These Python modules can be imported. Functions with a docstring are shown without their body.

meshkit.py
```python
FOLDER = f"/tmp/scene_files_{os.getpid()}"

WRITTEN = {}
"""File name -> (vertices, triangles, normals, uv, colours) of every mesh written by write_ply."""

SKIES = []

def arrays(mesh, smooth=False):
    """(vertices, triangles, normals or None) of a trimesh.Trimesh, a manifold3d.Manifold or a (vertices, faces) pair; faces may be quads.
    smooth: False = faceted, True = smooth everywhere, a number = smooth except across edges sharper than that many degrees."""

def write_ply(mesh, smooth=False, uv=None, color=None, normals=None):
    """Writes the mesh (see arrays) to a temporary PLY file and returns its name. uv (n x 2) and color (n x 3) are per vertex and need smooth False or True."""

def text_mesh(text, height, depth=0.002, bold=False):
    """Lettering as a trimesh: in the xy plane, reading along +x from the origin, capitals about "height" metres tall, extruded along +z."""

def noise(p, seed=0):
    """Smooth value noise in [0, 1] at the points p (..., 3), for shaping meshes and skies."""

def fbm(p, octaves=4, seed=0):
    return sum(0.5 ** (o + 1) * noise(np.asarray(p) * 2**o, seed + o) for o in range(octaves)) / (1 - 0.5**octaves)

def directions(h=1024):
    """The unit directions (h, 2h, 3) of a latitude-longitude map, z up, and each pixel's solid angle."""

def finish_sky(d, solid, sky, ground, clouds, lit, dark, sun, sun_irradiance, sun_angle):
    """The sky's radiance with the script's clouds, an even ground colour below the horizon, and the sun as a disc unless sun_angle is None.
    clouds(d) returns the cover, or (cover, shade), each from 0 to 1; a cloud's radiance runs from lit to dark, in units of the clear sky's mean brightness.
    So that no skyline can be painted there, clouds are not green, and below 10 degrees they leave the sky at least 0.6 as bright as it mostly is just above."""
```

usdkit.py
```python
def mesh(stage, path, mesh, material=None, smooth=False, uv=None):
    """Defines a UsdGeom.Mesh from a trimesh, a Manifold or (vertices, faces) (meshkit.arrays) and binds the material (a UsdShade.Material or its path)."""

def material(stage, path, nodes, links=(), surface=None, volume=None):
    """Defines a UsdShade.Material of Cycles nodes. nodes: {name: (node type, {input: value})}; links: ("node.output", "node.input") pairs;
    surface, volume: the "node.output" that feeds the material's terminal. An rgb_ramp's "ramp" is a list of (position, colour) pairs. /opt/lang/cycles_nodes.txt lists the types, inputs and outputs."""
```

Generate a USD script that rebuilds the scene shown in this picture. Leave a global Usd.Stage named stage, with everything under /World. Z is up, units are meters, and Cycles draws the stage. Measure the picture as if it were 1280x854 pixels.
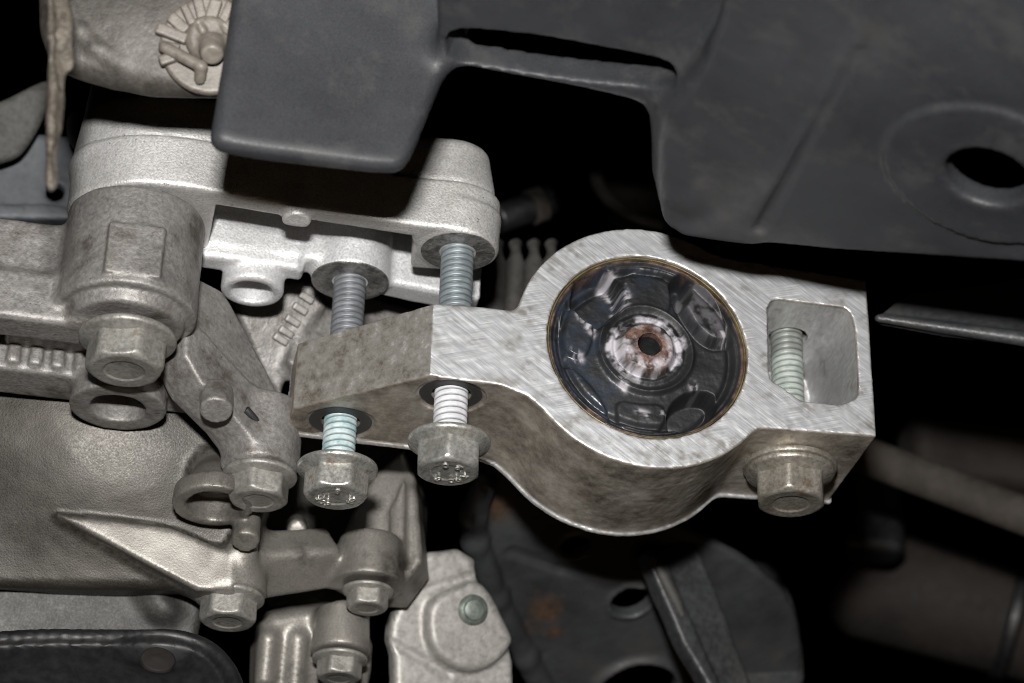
import math, numpy as np, usdkit, meshkit
from pxr import Usd, UsdGeom, UsdLux, Gf, Sdf, UsdShade, Vt
stage = Usd.Stage.CreateInMemory()
UsdGeom.SetStageUpAxis(stage, "Z"); UsdGeom.SetStageMetersPerUnit(stage, 1.0)
UsdGeom.Xform.Define(stage, "/World"); UsdGeom.Scope.Define(stage, "/World/Looks")
MM = 0.001

# ---------------------------------------------------------------- camera, light, exposure (all lengths below in millimetres)
W, H, FPX, DIST = 1280, 854, 3200.0, 3200 / 4.2
YAW, PITCH, ROLL = np.radians([10.66, 28.75, 1.83])
FOCAL = 55.7
FSTOP = 7.1
EXPOSURE = 0.0
FLASH_UP, FLASH_RIGHT, FLASH_POWER = 135.0, -12.0, 2150.0
AMBIENT = 1.2

fwd = np.array([math.sin(YAW) * math.cos(PITCH), math.cos(YAW) * math.cos(PITCH), math.sin(PITCH)])
r0 = np.array([math.cos(YAW), -math.sin(YAW), 0]); u0 = np.cross(r0, fwd)
RIGHT = math.cos(ROLL) * r0 + math.sin(ROLL) * u0
UP = -math.sin(ROLL) * r0 + math.cos(ROLL) * u0


def ray(px, py):
    return fwd + RIGHT * (px - W / 2) / FPX - UP * (py - H / 2) / FPX


EYE = -ray(810, 432) * DIST            # the front of the bushing is the origin


def matrix(right, up, back, at):
    return Gf.Matrix4d(*[float(x) for x in (*right, 0, *up, 0, *back, 0, *(np.asarray(at) * MM), 1)])


cam = UsdGeom.Camera.Define(stage, "/World/camera")
cam.AddTransformOp().Set(matrix(RIGHT, UP, -fwd, EYE))
cam.CreateFocalLengthAttr(FOCAL); cam.CreateHorizontalApertureAttr(FOCAL * W / FPX)
cam.CreateFStopAttr(FSTOP); cam.CreateFocusDistanceAttr((DIST - 4) * MM)
cam.CreateClippingRangeAttr(Gf.Vec2f(0.02, 50.0)); cam.CreateExposureAttr(EXPOSURE)

fl = UsdLux.RectLight.Define(stage, "/World/camera_flash")       # the flash gun on top of the camera
at = EYE + UP * FLASH_UP + RIGHT * FLASH_RIGHT
aim = np.array([-20., 0, 0]) - at; aim /= np.linalg.norm(aim)
fx = np.cross(aim, UP); fx /= np.linalg.norm(fx)
fl.AddTransformOp().Set(matrix(fx, np.cross(fx, aim), -aim, at))
fl.CreateWidthAttr(0.05); fl.CreateHeightAttr(0.032); fl.CreateIntensityAttr(FLASH_POWER * 1.0); fl.CreateColorAttr(Gf.Vec3f(1.0, 0.98, 0.945))
wl = UsdLux.RectLight.Define(stage, "/World/workshop_lamp")      # the warm hall lamp far behind the camera
at2 = EYE - fwd * 500 + RIGHT * 300 - UP * 900
aim2 = -at2 / np.linalg.norm(at2); fx2 = np.cross(aim2, UP); fx2 /= np.linalg.norm(fx2)
wl.AddTransformOp().Set(matrix(fx2, np.cross(fx2, aim2), -aim2, at2))
wl.CreateWidthAttr(1.2); wl.CreateHeightAttr(0.8); wl.CreateIntensityAttr(AMBIENT * 0.22); wl.CreateColorAttr(Gf.Vec3f(1.0, 0.66, 0.36))


# ---------------------------------------------------------------- helpers: picture point -> place, scene objects
def A(px, py, axis, val):
    """The point of the plane (axis = val) that the photograph shows at the pixel."""
    d = ray(px, py)
    return EYE + d * ((val - EYE[axis]) / d[axis])


def Y(px, py, y):
    return A(px, py, 1, y)


def onplane(px, py, o, n):
    d = ray(px, py)
    return EYE + d * (np.dot(np.asarray(o) - EYE, n) / np.dot(d, n))


def pxmm(y):
    return FPX / (DIST + y * fwd[1])


def numbered(path):
    if not stage.GetPrimAtPath(path):
        return path
    k = 1
    while stage.GetPrimAtPath(f"{path}_{k:03d}"):
        k += 1
    return f"{path}_{k:03d}"


BASE = {}


def tag(p, label=None, cat=None, group=None, kind=None):
    for k, v in (("label", label), ("category", cat), ("group", group), ("kind", kind)):
        if v:
            p.SetCustomDataByKey(k, v)


def thing(name, label, cat, base, group=None):
    path = numbered("/World/" + name)
    x = UsdGeom.Xform.Define(stage, path)
    x.AddTranslateOp().Set(Gf.Vec3d(*[float(c) * MM for c in base]))
    BASE[path] = np.asarray(base, float)
    tag(x.GetPrim(), label, cat, group)
    return path


def part(parent, name, mesh, mat, smooth=True, label=None, mask=None):
    """A mesh (world millimetres) as a part of a thing, or as a sub-part of a part."""
    top = "/".join(parent.split("/")[:3])
    v, f, n = meshkit.arrays(mesh, False)
    v = (v - BASE[top]) * MM
    path = numbered(parent + "/" + name)
    m = usdkit.mesh(stage, path, (v, f), mat, smooth=smooth)
    if mask is not None:
        UsdGeom.PrimvarsAPI(m).CreatePrimvar("mask", Sdf.ValueTypeNames.Color3fArray, "vertex").Set(Vt.Vec3fArray.FromNumpy(np.asarray(mask, np.float32)))
    if label:
        tag(m.GetPrim(), label)
    return path


def group_part(parent, name, label=None):
    path = numbered(parent + "/" + name)
    x = UsdGeom.Xform.Define(stage, path)
    if label:
        tag(x.GetPrim(), label)
    return path


def single(name, label, cat, mesh, mat, group=None, kind=None, smooth=True):
    v, f, n = meshkit.arrays(mesh, False)
    b = v.mean(0); b[2] = v[:, 2].min()
    path = numbered("/World/" + name)
    m = usdkit.mesh(stage, path, ((v - b) * MM, f), mat, smooth=smooth)
    UsdGeom.Xformable(m).AddTranslateOp().Set(Gf.Vec3d(*[float(c) * MM for c in b]))
    tag(m.GetPrim(), label, cat, group, kind)
    return path


# ---------------------------------------------------------------- solid modelling with distance fields (rounded castings)
class Grid:
    def __init__(s, lo, hi, h):
        s.lo, s.h = np.asarray(lo, float), h
        s.n = np.maximum(np.ceil((np.asarray(hi) - s.lo) / h).astype(int) + 1, 4)
        ax = [(s.lo[i] + np.arange(s.n[i]) * h).astype(np.float32) for i in range(3)]
        s.X, s.Y, s.Z = ax[0][:, None, None], ax[1][None, :, None], ax[2][None, None, :]

    def dot(s, o, d):
        out = np.float32(-np.dot(o, d))
        for c, q in zip((s.X, s.Y, s.Z), d):
            if abs(q) > 1e-6:
                out = out + c * np.float32(q)
        return out


def unit(v):
    v = np.asarray(v, float)
    return v / np.linalg.norm(v)


def smin(a, b, k):
    h = np.clip(0.5 + 0.5 * (b - a) / k, 0, 1)
    return b + (a - b) * h - k * h * (1 - h)


def smax(a, b, k):
    return -smin(-a, -b, k)


def rounded(dr, dt, rd):
    dr, dt = dr + rd, dt + rd
    return np.minimum(np.maximum(dr, dt), 0) + np.hypot(np.maximum(dr, 0), np.maximum(dt, 0)) - rd


def cyl(g, a, b, r, r2=None, rd=0.6):
    a, b = np.asarray(a, float), np.asarray(b, float)
    L = np.linalg.norm(b - a); d = (b - a) / L
    t = g.dot(a, d)
    rho2 = (g.X - np.float32(a[0])) ** 2 + (g.Y - np.float32(a[1])) ** 2 + (g.Z - np.float32(a[2])) ** 2 - t * t
    rho = np.sqrt(np.maximum(rho2, 0))
    rr = r if r2 is None else r + (r2 - r) * np.clip(t / L, 0, 1)
    return rounded(rho - rr, np.abs(t - L / 2) - L / 2, rd)


def capsule(g, a, b, r, r2=None):
    a, b = np.asarray(a, float), np.asarray(b, float)
    L = np.linalg.norm(b - a); d = (b - a) / L
    t = np.clip(g.dot(a, d), 0, L)
    q = (g.X - a[0] - t * d[0]) ** 2 + (g.Y - a[1] - t * d[1]) ** 2 + (g.Z - a[2] - t * d[2]) ** 2
    return (np.sqrt(q) - (r if r2 is None else r + (r2 - r) * t / L)).astype(np.float32)


def ellipsoid(g, c, rad, axes=None):
    axes = np.eye(3) if axes is None else axes
    q = sum((g.dot(c, axes[i]) / rad[i]) ** 2 for i in range(3))
    k = np.sqrt(q)
    return (k - 1) * min(rad) * 0.9


def box(g, c, half, axes=None, rd=1.0):
    axes = np.eye(3) if axes is None else axes
    q = [np.abs(g.dot(c, axes[i])) - half[i] + rd for i in range(3)]
    return np.minimum(np.maximum(np.maximum(q[0], q[1]), q[2]), 0) + np.sqrt(sum(np.maximum(x, 0) ** 2 for x in q)) - rd


def soft(P, n=2, closed=True):
    """Corners of an outline rounded off (Chaikin)."""
    P = np.asarray(P, float)
    for _ in range(n):
        Q = np.roll(P, -1, 0)
        P = np.stack([0.75 * P + 0.25 * Q, 0.25 * P + 0.75 * Q], 1).reshape(-1, P.shape[1])
    return P


def poly2(a, b, P):
    P = np.asarray(P, np.float32)
    d = np.float32(1e9); inside = None
    for i in range(len(P)):
        p, q = P[i], P[i - 1]
        e = q - p
        wx, wy = a - p[0], b - p[1]
        t = np.clip((wx * e[0] + wy * e[1]) / max(float(e @ e), 1e-9), 0, 1)
        d = np.minimum(d, (wx - e[0] * t) ** 2 + (wy - e[1] * t) ** 2)
        cr = ((p[1] > b) != (q[1] > b)) & (wx < e[0] * (b - p[1]) / (e[1] if abs(e[1]) > 1e-9 else 1e-9))
        inside = cr if inside is None else inside ^ cr
    d = np.sqrt(d)
    return np.where(inside, -d, d)


def prism(g, o, u, v, P, d0, d1, rd=1.0):
    """Polygon P in the plane (o, u, v) between d0 and d1 along n = u x v."""
    n = np.cross(u, v)
    return rounded(poly2(g.dot(o, u), g.dot(o, v), P), np.abs(g.dot(o, n) - (d0 + d1) / 2) - (d1 - d0) / 2, rd)


def zprism(g, P, z0, z1, rd=1.0):
    return prism(g, np.zeros(3), np.array([1., 0, 0]), np.array([0., 1, 0]), P, z0, z1, rd)


def plane_of(p0, p1, p2):
    """Plane through three (px, py, y); the normal points towards the camera."""
    a, b, c = (Y(*p) for p in (p0, p1, p2))
    n = unit(np.cross(b - a, c - a))
    return a, (n if n @ (EYE - a) > 0 else -n)


def slab(g, pts, plane, thick, rd=1.0, front=0.0):
    """An outline seen in the photograph, laid on a plane and given thickness away from the camera."""
    o, n = plane
    u = unit(np.cross(n, [0.3, 0.2, 1])); v = np.cross(n, u)
    P = [((q := onplane(px, py, o, n)) - o) @ np.stack([u, v], 1) for px, py in pts]
    return prism(g, o, u, v, P, -thick, front, rd)


def around(h, pad, *specs):
    """A grid round outlines on planes: specs are (pixel points, plane); what lies far outside the picture is cut off."""
    q = []
    for pts, pl_ in specs:
        for px, py in pts:
            q.append(onplane(min(max(px, -70), 1350), min(max(py, -70), 920), *pl_))
    q = np.array(q)
    return Grid(q.min(0) - pad, q.max(0) + pad, h)


def surface(g, d):
    """Surface nets: the zero level of d as a mesh."""
    d = np.broadcast_to(d, tuple(g.n)).astype(np.float32)
    d = d.copy()
    for k in range(3):                                   # closed at the border of the grid
        i = [slice(None)] * 3
        for e in (0, -1):
            i[k] = e; d[tuple(i)] = np.maximum(d[tuple(i)], 0.02)
    ins = d < 0
    n = np.array(d.shape)
    c = np.zeros(n - 1, np.int8)
    for o in np.ndindex(2, 2, 2):
        c += ins[o[0]:n[0] - 1 + o[0], o[1]:n[1] - 1 + o[1], o[2]:n[2] - 1 + o[2]]
    act = np.argwhere((c > 0) & (c < 8))
    idx = -np.ones(n - 1, np.int64); idx[tuple(act.T)] = np.arange(len(act))
    pos, cnt = np.zeros((len(act), 3)), np.zeros(len(act))
    corners = list(np.ndindex(2, 2, 2))
    val = {o: d[act[:, 0] + o[0], act[:, 1] + o[1], act[:, 2] + o[2]] for o in corners}
    for o in corners:
        for k in range(3):
            if o[k] == 0:
                q = list(o); q[k] = 1; q = tuple(q)
                va, vb = val[o], val[q]
                s = (va < 0) != (vb < 0)
                t = np.where(s, va / np.where(va == vb, 1, va - vb), 0)
                p = np.tile(np.array(o, float), (len(act), 1)); p[:, k] += t
                pos[s] += p[s]; cnt[s] += 1
    v = g.lo + (act + pos / cnt[:, None]) * g.h
    faces = []
    for k in range(3):
        a, b = (k + 1) % 3, (k + 2) % 3
        lo = [slice(None)] * 3; hi = [slice(None)] * 3
        lo[k], hi[k] = slice(0, -1), slice(1, None)
        s0, s1 = ins[tuple(lo)], ins[tuple(hi)]
        e = np.argwhere(s0 != s1)
        e = e[(e[:, a] > 0) & (e[:, b] > 0) & (e[:, a] < n[a] - 1) & (e[:, b] < n[b] - 1)]
        flip = s0[tuple(e.T)]
        def cell(da, db):
            q = e.copy(); q[:, a] -= da; q[:, b] -= db
            return idx[tuple(q.T)]
        q = np.stack([cell(1, 1), cell(0, 1), cell(0, 0), cell(1, 0)], 1)
        q[~flip] = q[~flip][:, ::-1]
        faces.append(q)
    q = np.vstack(faces)
    return v, np.vstack([q[:, [0, 1, 2]], q[:, [0, 2, 3]]])


def sample(g, d, v):
    """The field at the vertices (nearest point of the grid)."""
    i = np.clip(np.rint((v - g.lo) / g.h).astype(int), 0, g.n - 1)
    return np.broadcast_to(d, tuple(g.n))[tuple(i.T)]


def roughen(g, d, amp, size, seed=0, octaves=3):
    """Uneven casting skin: noise added to the distance near the surface only."""
    d = np.broadcast_to(d, tuple(g.n)).astype(np.float32).copy()
    w = np.argwhere(np.abs(d) < 2.5 * g.h + amp)
    p = g.lo + w * g.h
    d[tuple(w.T)] += (2 * meshkit.fbm(p / size, octaves, seed) - 1) * amp
    return d


def lathe(profile, c, ax=(0, 0, 1), seg=64):
    """Surface of revolution: profile of (radius, height) pairs about an axis through c."""
    ax = unit(ax); u = unit(np.cross(ax, [0.2, 1, 0.1])); w = np.cross(ax, u)
    P = np.asarray(profile, float); t = np.arange(seg) * 2 * np.pi / seg
    v = np.asarray(c) + P[:, 1][:, None, None] * ax + P[:, 0][:, None, None] * (np.cos(t)[None, :, None] * u + np.sin(t)[None, :, None] * w)
    k = len(P); i, j = np.meshgrid(np.arange(k - 1), np.arange(seg), indexing="ij")
    q = np.stack([i * seg + j, i * seg + (j + 1) % seg, (i + 1) * seg + (j + 1) % seg, (i + 1) * seg + j], -1).reshape(-1, 4)
    return v.reshape(-1, 3), np.vstack([q[:, [0, 1, 2]], q[:, [0, 2, 3]]])


def thread(c, z0, z1, r=5.0, pitch=1.75, depth=0.75, seg=48, run=2.0):
    """A screw thread about the vertical through c: a real helix."""
    nz = int((z1 - z0) / (pitch / 10))
    z = np.linspace(z0, z1, nz)[:, None]; t = (np.arange(seg) * 2 * np.pi / seg)[None, :]
    ph = (z / pitch - t / (2 * np.pi)) % 1
    tri = np.abs(ph - 0.5) * 2
    rr = r - depth * (1 - np.clip((1 - tri) * 2.2, 0, 1))
    rr = np.minimum(rr, r - depth + np.minimum(1, (z1 - z) / run + 0.0) * depth + 0 * t)
    v = np.stack([c[0] + rr * np.cos(t), c[1] + rr * np.sin(t), z + 0 * t], -1)
    i, j = np.meshgrid(np.arange(nz - 1), np.arange(seg), indexing="ij")
    q = np.stack([i * seg + j, i * seg + (j + 1) % seg, (i + 1) * seg + (j + 1) % seg, (i + 1) * seg + j], -1).reshape(-1, 4)
    v = np.vstack([v.reshape(-1, 3), [[c[0], c[1], z0], [c[0], c[1], z1]]])
    jj = np.arange(seg); top = (nz - 1) * seg
    caps = np.vstack([np.stack([(jj + 1) % seg, jj, np.full(seg, nz * seg)], 1), np.stack([top + jj, top + (jj + 1) % seg, np.full(seg, nz * seg + 1)], 1)])
    thread.grime = np.concatenate([np.clip((r - 0.3 * depth - rr) / (0.55 * depth), 0, 1).reshape(-1), [0, 0]])
    return v, np.vstack([q[:, [0, 1, 2]], q[:, [0, 2, 3]], caps])


def tube(points, radii, sides=20, caps=True):
    p = np.asarray(points, float)
    t = np.gradient(p, axis=0); t /= np.linalg.norm(t, axis=1, keepdims=True)
    a = np.cross(t, [0.13, 0.2, 0.97]); a /= np.linalg.norm(a, axis=1, keepdims=True); b = np.cross(t, a)
    ang = np.arange(sides) * 2 * np.pi / sides
    v = p[:, None] + np.broadcast_to(radii, (len(p),))[:, None, None] * (np.cos(ang)[None, :, None] * a[:, None] + np.sin(ang)[None, :, None] * b[:, None])
    i, j = np.meshgrid(np.arange(len(p) - 1), np.arange(sides), indexing="ij")
    q = np.stack([i * sides + j, i * sides + (j + 1) % sides, (i + 1) * sides + (j + 1) % sides, (i + 1) * sides + j], -1).reshape(-1, 4)
    v = np.vstack([v.reshape(-1, 3), p[[0, -1]]]); k = len(p) * sides; jj = np.arange(sides)
    cap = np.vstack([np.stack([(jj + 1) % sides, jj, np.full(sides, k)], 1), np.stack([k - sides + jj, k - sides + (jj + 1) % sides, np.full(sides, k + 1)], 1)])
    return v, np.vstack([q[:, [0, 1, 2]], q[:, [0, 2, 3]], cap])


def join(*ms):
    vs, fs, k = [], [], 0
    for m in ms:
        v, f, _ = meshkit.arrays(m, False)
        vs.append(v); fs.append(f + k); k += len(v)
    return np.vstack(vs), np.vstack(fs)


# ---------------------------------------------------------------- materials
def L(name, nodes, links, surface="p.BSDF"):
    return usdkit.material(stage, "/World/Looks/" + name, nodes, links, surface=surface)


def metal(name, light, dark, patch=60, grain=900, rough=(0.42, 0.62), metallic=0.55, bump=0.12, lo=0.35, hi=0.65, stain=None, stain_at=(0.55, 0.7), stain_scale=45, speck=0.0, stretch=None, spec=0.5, light2=None, dark2=None):
    nodes = {"g": ("geometry", {}),
             "n": ("noise_texture", {"scale": float(patch), "detail": 6.0, "roughness": 0.62}),
             "r": ("rgb_ramp", {"ramp": [(lo, dark), (hi, light)]}),
             "f": ("noise_texture", {"scale": float(grain), "detail": 3.0, "roughness": 0.6}),
             "m": ("mix", {"mix_type": "multiply", "fac": 0.6}),
             "fr": ("rgb_ramp", {"ramp": [(0.3, (0.6, 0.6, 0.6)), (0.62, (1.1, 1.1, 1.1))]}),
             "rr": ("map_range", {"from_min": 0.3, "from_max": 0.7, "to_min": rough[0], "to_max": rough[1]}),
             "b": ("bump", {"strength": bump, "distance": 0.0006}),
             "p": ("principled_bsdf", {"metallic": metallic, "specular_ior_level": spec})}
    links = [("g.position", "n.vector"), ("n.fac", "r.fac"), ("r.color", "m.color1"), ("f.fac", "fr.fac"), ("fr.color", "m.color2"),
             ("f.fac", "rr.value"), ("rr.result", "p.roughness"), ("f.fac", "b.height"), ("b.normal", "p.normal")]
    if stretch:
        nodes["mp"] = ("mapping", {"rotation": stretch[0], "scale": stretch[1]})
        links += [("g.position", "mp.vector"), ("mp.vector", "f.vector")]
    else:
        links.append(("g.position", "f.vector"))
    out = "m.color"
    if light2:
        nodes["a2"] = ("attribute", {"attribute": "mask"}); nodes["s2"] = ("separate_color", {}); nodes["m2"] = ("mix", {"mix_type": "mix"})
        nodes["r2"] = ("rgb_ramp", {"ramp": [(lo, dark2), (hi, light2)]})
        links += [("a2.color", "s2.color"), ("s2.r", "m2.fac"), ("n.fac", "r2.fac"), ("r.color", "m2.color1"), ("r2.color", "m2.color2")]
        links = [x for x in links if x != ("r.color", "m.color1")] + [("m2.color", "m.color1")]
    if stain:
        nodes["s"] = ("noise_texture", {"scale": float(stain_scale), "detail": 7.0, "roughness": 0.68})
        nodes["sr"] = ("map_range", {"from_min": stain_at[0], "from_max": stain_at[1], "to_min": 0.0, "to_max": 1.0, "clamp": True})
        nodes["sm"] = ("mix", {"mix_type": "mix", "color2": stain})
        links += [("g.position", "s.vector"), ("s.fac", "sr.value"), ("sr.result", "sm.fac"), (out, "sm.color1")]
        out = "sm.color"
    if speck:
        nodes["v"] = ("noise_texture", {"scale": 620.0, "detail": 2.0, "roughness": 0.7})
        nodes["vr"] = ("map_range", {"from_min": 0.29, "from_max": 0.36, "to_min": float(speck), "to_max": 0.0, "clamp": True})
        nodes["vn"] = ("noise_texture", {"scale": 70.0, "detail": 2.0})
        nodes["vm"] = ("map_range", {"from_min": 0.5, "from_max": 0.62, "to_min": 0.0, "to_max": 1.0, "clamp": True})
        nodes["vx"] = ("math", {"math_type": "multiply"})
        nodes["vc"] = ("mix", {"mix_type": "mix", "color2": (0.06, 0.05, 0.045)})
        links += [("g.position", "v.vector"), ("g.position", "vn.vector"), ("v.fac", "vr.value"), ("vn.fac", "vm.value"), ("vr.result", "vx.value1"), ("vm.result", "vx.value2"), ("vx.value", "vc.fac"), (out, "vc.color1")]
        out = "vc.color"
    links.append((out, "p.base_color"))
    return L(name, nodes, links)


CAST = metal("bright_cast_aluminium", (0.5808, 0.5745, 0.569), (0.44, 0.4308, 0.4198), 35, 1500, (0.42, 0.6), 0.45, 0.35, speck=0.8)
CAST_BACK = metal("pale_cast_aluminium", (0.7392, 0.7414, 0.7584), (0.5667, 0.5655, 0.5722), 35, 1500, (0.42, 0.6), 0.45, 0.3)
CAST_DIRTY = metal("dirty_cast_aluminium", (0.3565, 0.3454, 0.335), (0.1711, 0.1617, 0.1559), 55, 800, (0.45, 0.62), 0.45, 0.4, stain=(0.1029, 0.09115, 0.08085), stain_at=(0.47, 0.66), stain_scale=55, speck=0.7)
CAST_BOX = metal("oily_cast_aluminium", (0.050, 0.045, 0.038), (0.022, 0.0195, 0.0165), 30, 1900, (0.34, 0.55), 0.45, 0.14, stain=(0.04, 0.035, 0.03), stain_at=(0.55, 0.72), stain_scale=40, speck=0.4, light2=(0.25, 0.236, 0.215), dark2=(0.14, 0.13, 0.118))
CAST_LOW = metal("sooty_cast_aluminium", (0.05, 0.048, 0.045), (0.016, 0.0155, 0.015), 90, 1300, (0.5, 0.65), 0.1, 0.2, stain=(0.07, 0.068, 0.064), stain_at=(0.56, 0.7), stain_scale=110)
CUT = metal("smeared_cut_aluminium", (0.42, 0.41, 0.40), (0.13, 0.125, 0.12), 240, 900, (0.3, 0.5), 0.7, 0.6)
OLIVE = metal("olive_zinc_plating", (0.6002, 0.5959, 0.5686), (0.3668, 0.3609, 0.3317), 160, 900, (0.24, 0.42), 0.72, 0.15, stain=(0.2633, 0.193, 0.1316), stain_at=(0.58, 0.72), stain_scale=160)
OLIVE_DIRTY = metal("dirty_zinc_plating", (0.317, 0.3093, 0.2898), (0.1874, 0.1796, 0.1645), 120, 800, (0.38, 0.55), 0.4, 0.25, stain=(0.1723, 0.1332, 0.094), stain_at=(0.58, 0.72), stain_scale=120)
PLATE = metal("old_zinc_plating_tan", (0.4402, 0.4133, 0.3713), (0.2556, 0.232, 0.1938), 150, 900, (0.26, 0.46), 0.65, 0.25, stain=(0.1794, 0.1271, 0.07475), stain_at=(0.55, 0.7), stain_scale=170)
DARK = metal("black_painted_steel", (0.0414, 0.04326, 0.04864), (0.02185, 0.023, 0.02648), 13, 2500, (0.40, 0.62), 0.0, 0.1, lo=0.36, hi=0.64, stain=(0.0598, 0.05865, 0.0575), stain_at=(0.52, 0.74), stain_scale=48, spec=0.4)
STAMPED = metal("stamped_black_steel", (0.036, 0.038, 0.041), (0.02, 0.021, 0.023), 30, 500, (0.4, 0.6), 0.0, 0.12, stain=(0.05, 0.045, 0.04), stain_at=(0.55, 0.75), stain_scale=40)
STAMPED_RUSTY = L("rusting_black_steel", {"g": ("geometry", {}), "a": ("attribute", {"attribute": "mask"}), "s": ("separate_color", {}), "n": ("noise_texture", {"scale": 35.0, "detail": 7.0, "roughness": 0.65}),
    "r": ("rgb_ramp", {"ramp": [(0.32, (0.019, 0.02, 0.022)), (0.55, (0.036, 0.038, 0.041)), (0.72, (0.055, 0.05, 0.045))]}), "rn": ("noise_texture", {"scale": 260.0, "detail": 5.0}), "rc": ("rgb_ramp", {"ramp": [(0.35, (0.035, 0.024, 0.018)), (0.65, (0.075, 0.045, 0.028))]}),
    "m": ("mix", {"mix_type": "mix"}), "b": ("bump", {"strength": 0.2, "distance": 0.0006}), "p": ("principled_bsdf", {"roughness": 0.52})},
    [("g.position", "n.vector"), ("n.fac", "r.fac"), ("g.position", "rn.vector"), ("rn.fac", "rc.fac"), ("a.color", "s.color"), ("s.r", "m.fac"), ("r.color", "m.color1"), ("rc.color", "m.color2"), ("m.color", "p.base_color"), ("rn.fac", "b.height"), ("b.normal", "p.normal")])
RUST = metal("rusty_patch", (0.17, 0.085, 0.04), (0.06, 0.035, 0.022), 200, 900, (0.7, 0.9), 0.0, 0.5)
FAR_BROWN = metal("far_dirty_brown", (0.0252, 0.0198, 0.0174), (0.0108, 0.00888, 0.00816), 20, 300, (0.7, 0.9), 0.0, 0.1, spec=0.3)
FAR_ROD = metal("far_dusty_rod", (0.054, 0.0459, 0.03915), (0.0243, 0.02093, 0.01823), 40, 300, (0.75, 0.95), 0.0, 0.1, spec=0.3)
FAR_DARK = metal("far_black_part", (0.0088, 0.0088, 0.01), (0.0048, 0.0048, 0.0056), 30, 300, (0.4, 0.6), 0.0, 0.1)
RUBBER = metal("grey_rubber_boot", (0.05, 0.047, 0.044), (0.032, 0.03, 0.028), 40, 500, (0.6, 0.8), 0.0, 0.1)
BLUEGREY = metal("blue_grey_sheet", (0.105, 0.112, 0.122), (0.07, 0.075, 0.083), 30, 400, (0.5, 0.7), 0.1, 0.1)
GREYPLATE = metal("grey_plate", (0.112, 0.1104, 0.104), (0.072, 0.0704, 0.0664), 40, 500, (0.5, 0.7), 0.2, 0.1)
FOIL = metal("torn_heat_foil", (0.2, 0.176, 0.144), (0.088, 0.076, 0.064), 160, 700, (0.45, 0.6), 0.4, 0.8, stain=(0.048, 0.04, 0.032), stain_at=(0.5, 0.66), stain_scale=160)
SHIELD = metal("brown_grey_shield", (0.0675, 0.06075, 0.054), (0.0405, 0.03645, 0.03186), 40, 600, (0.45, 0.6), 0.35, 0.25, stain=(0.0243, 0.02025, 0.01674), stain_at=(0.55, 0.72), stain_scale=60)
CREAM = metal("cream_plastic", (0.1875, 0.1673, 0.1445), (0.1216, 0.1065, 0.09126), 90, 700, (0.4, 0.55), 0.0, 0.15)
COVER = metal("pale_grey_cover", (0.36, 0.348, 0.33), (0.252, 0.24, 0.228), 40, 500, (0.45, 0.6), 0.35, 0.15, speck=0.5)
GREEN_BOLT = metal("green_passivated_bolt", (0.20, 0.225, 0.20), (0.12, 0.14, 0.125), 150, 600, (0.4, 0.5), 0.4, 0.1)
INK = metal("black_marker", (0.02, 0.02, 0.022), (0.015, 0.015, 0.016), 60, 600, (0.5, 0.6), 0.0, 0.0)

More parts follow.
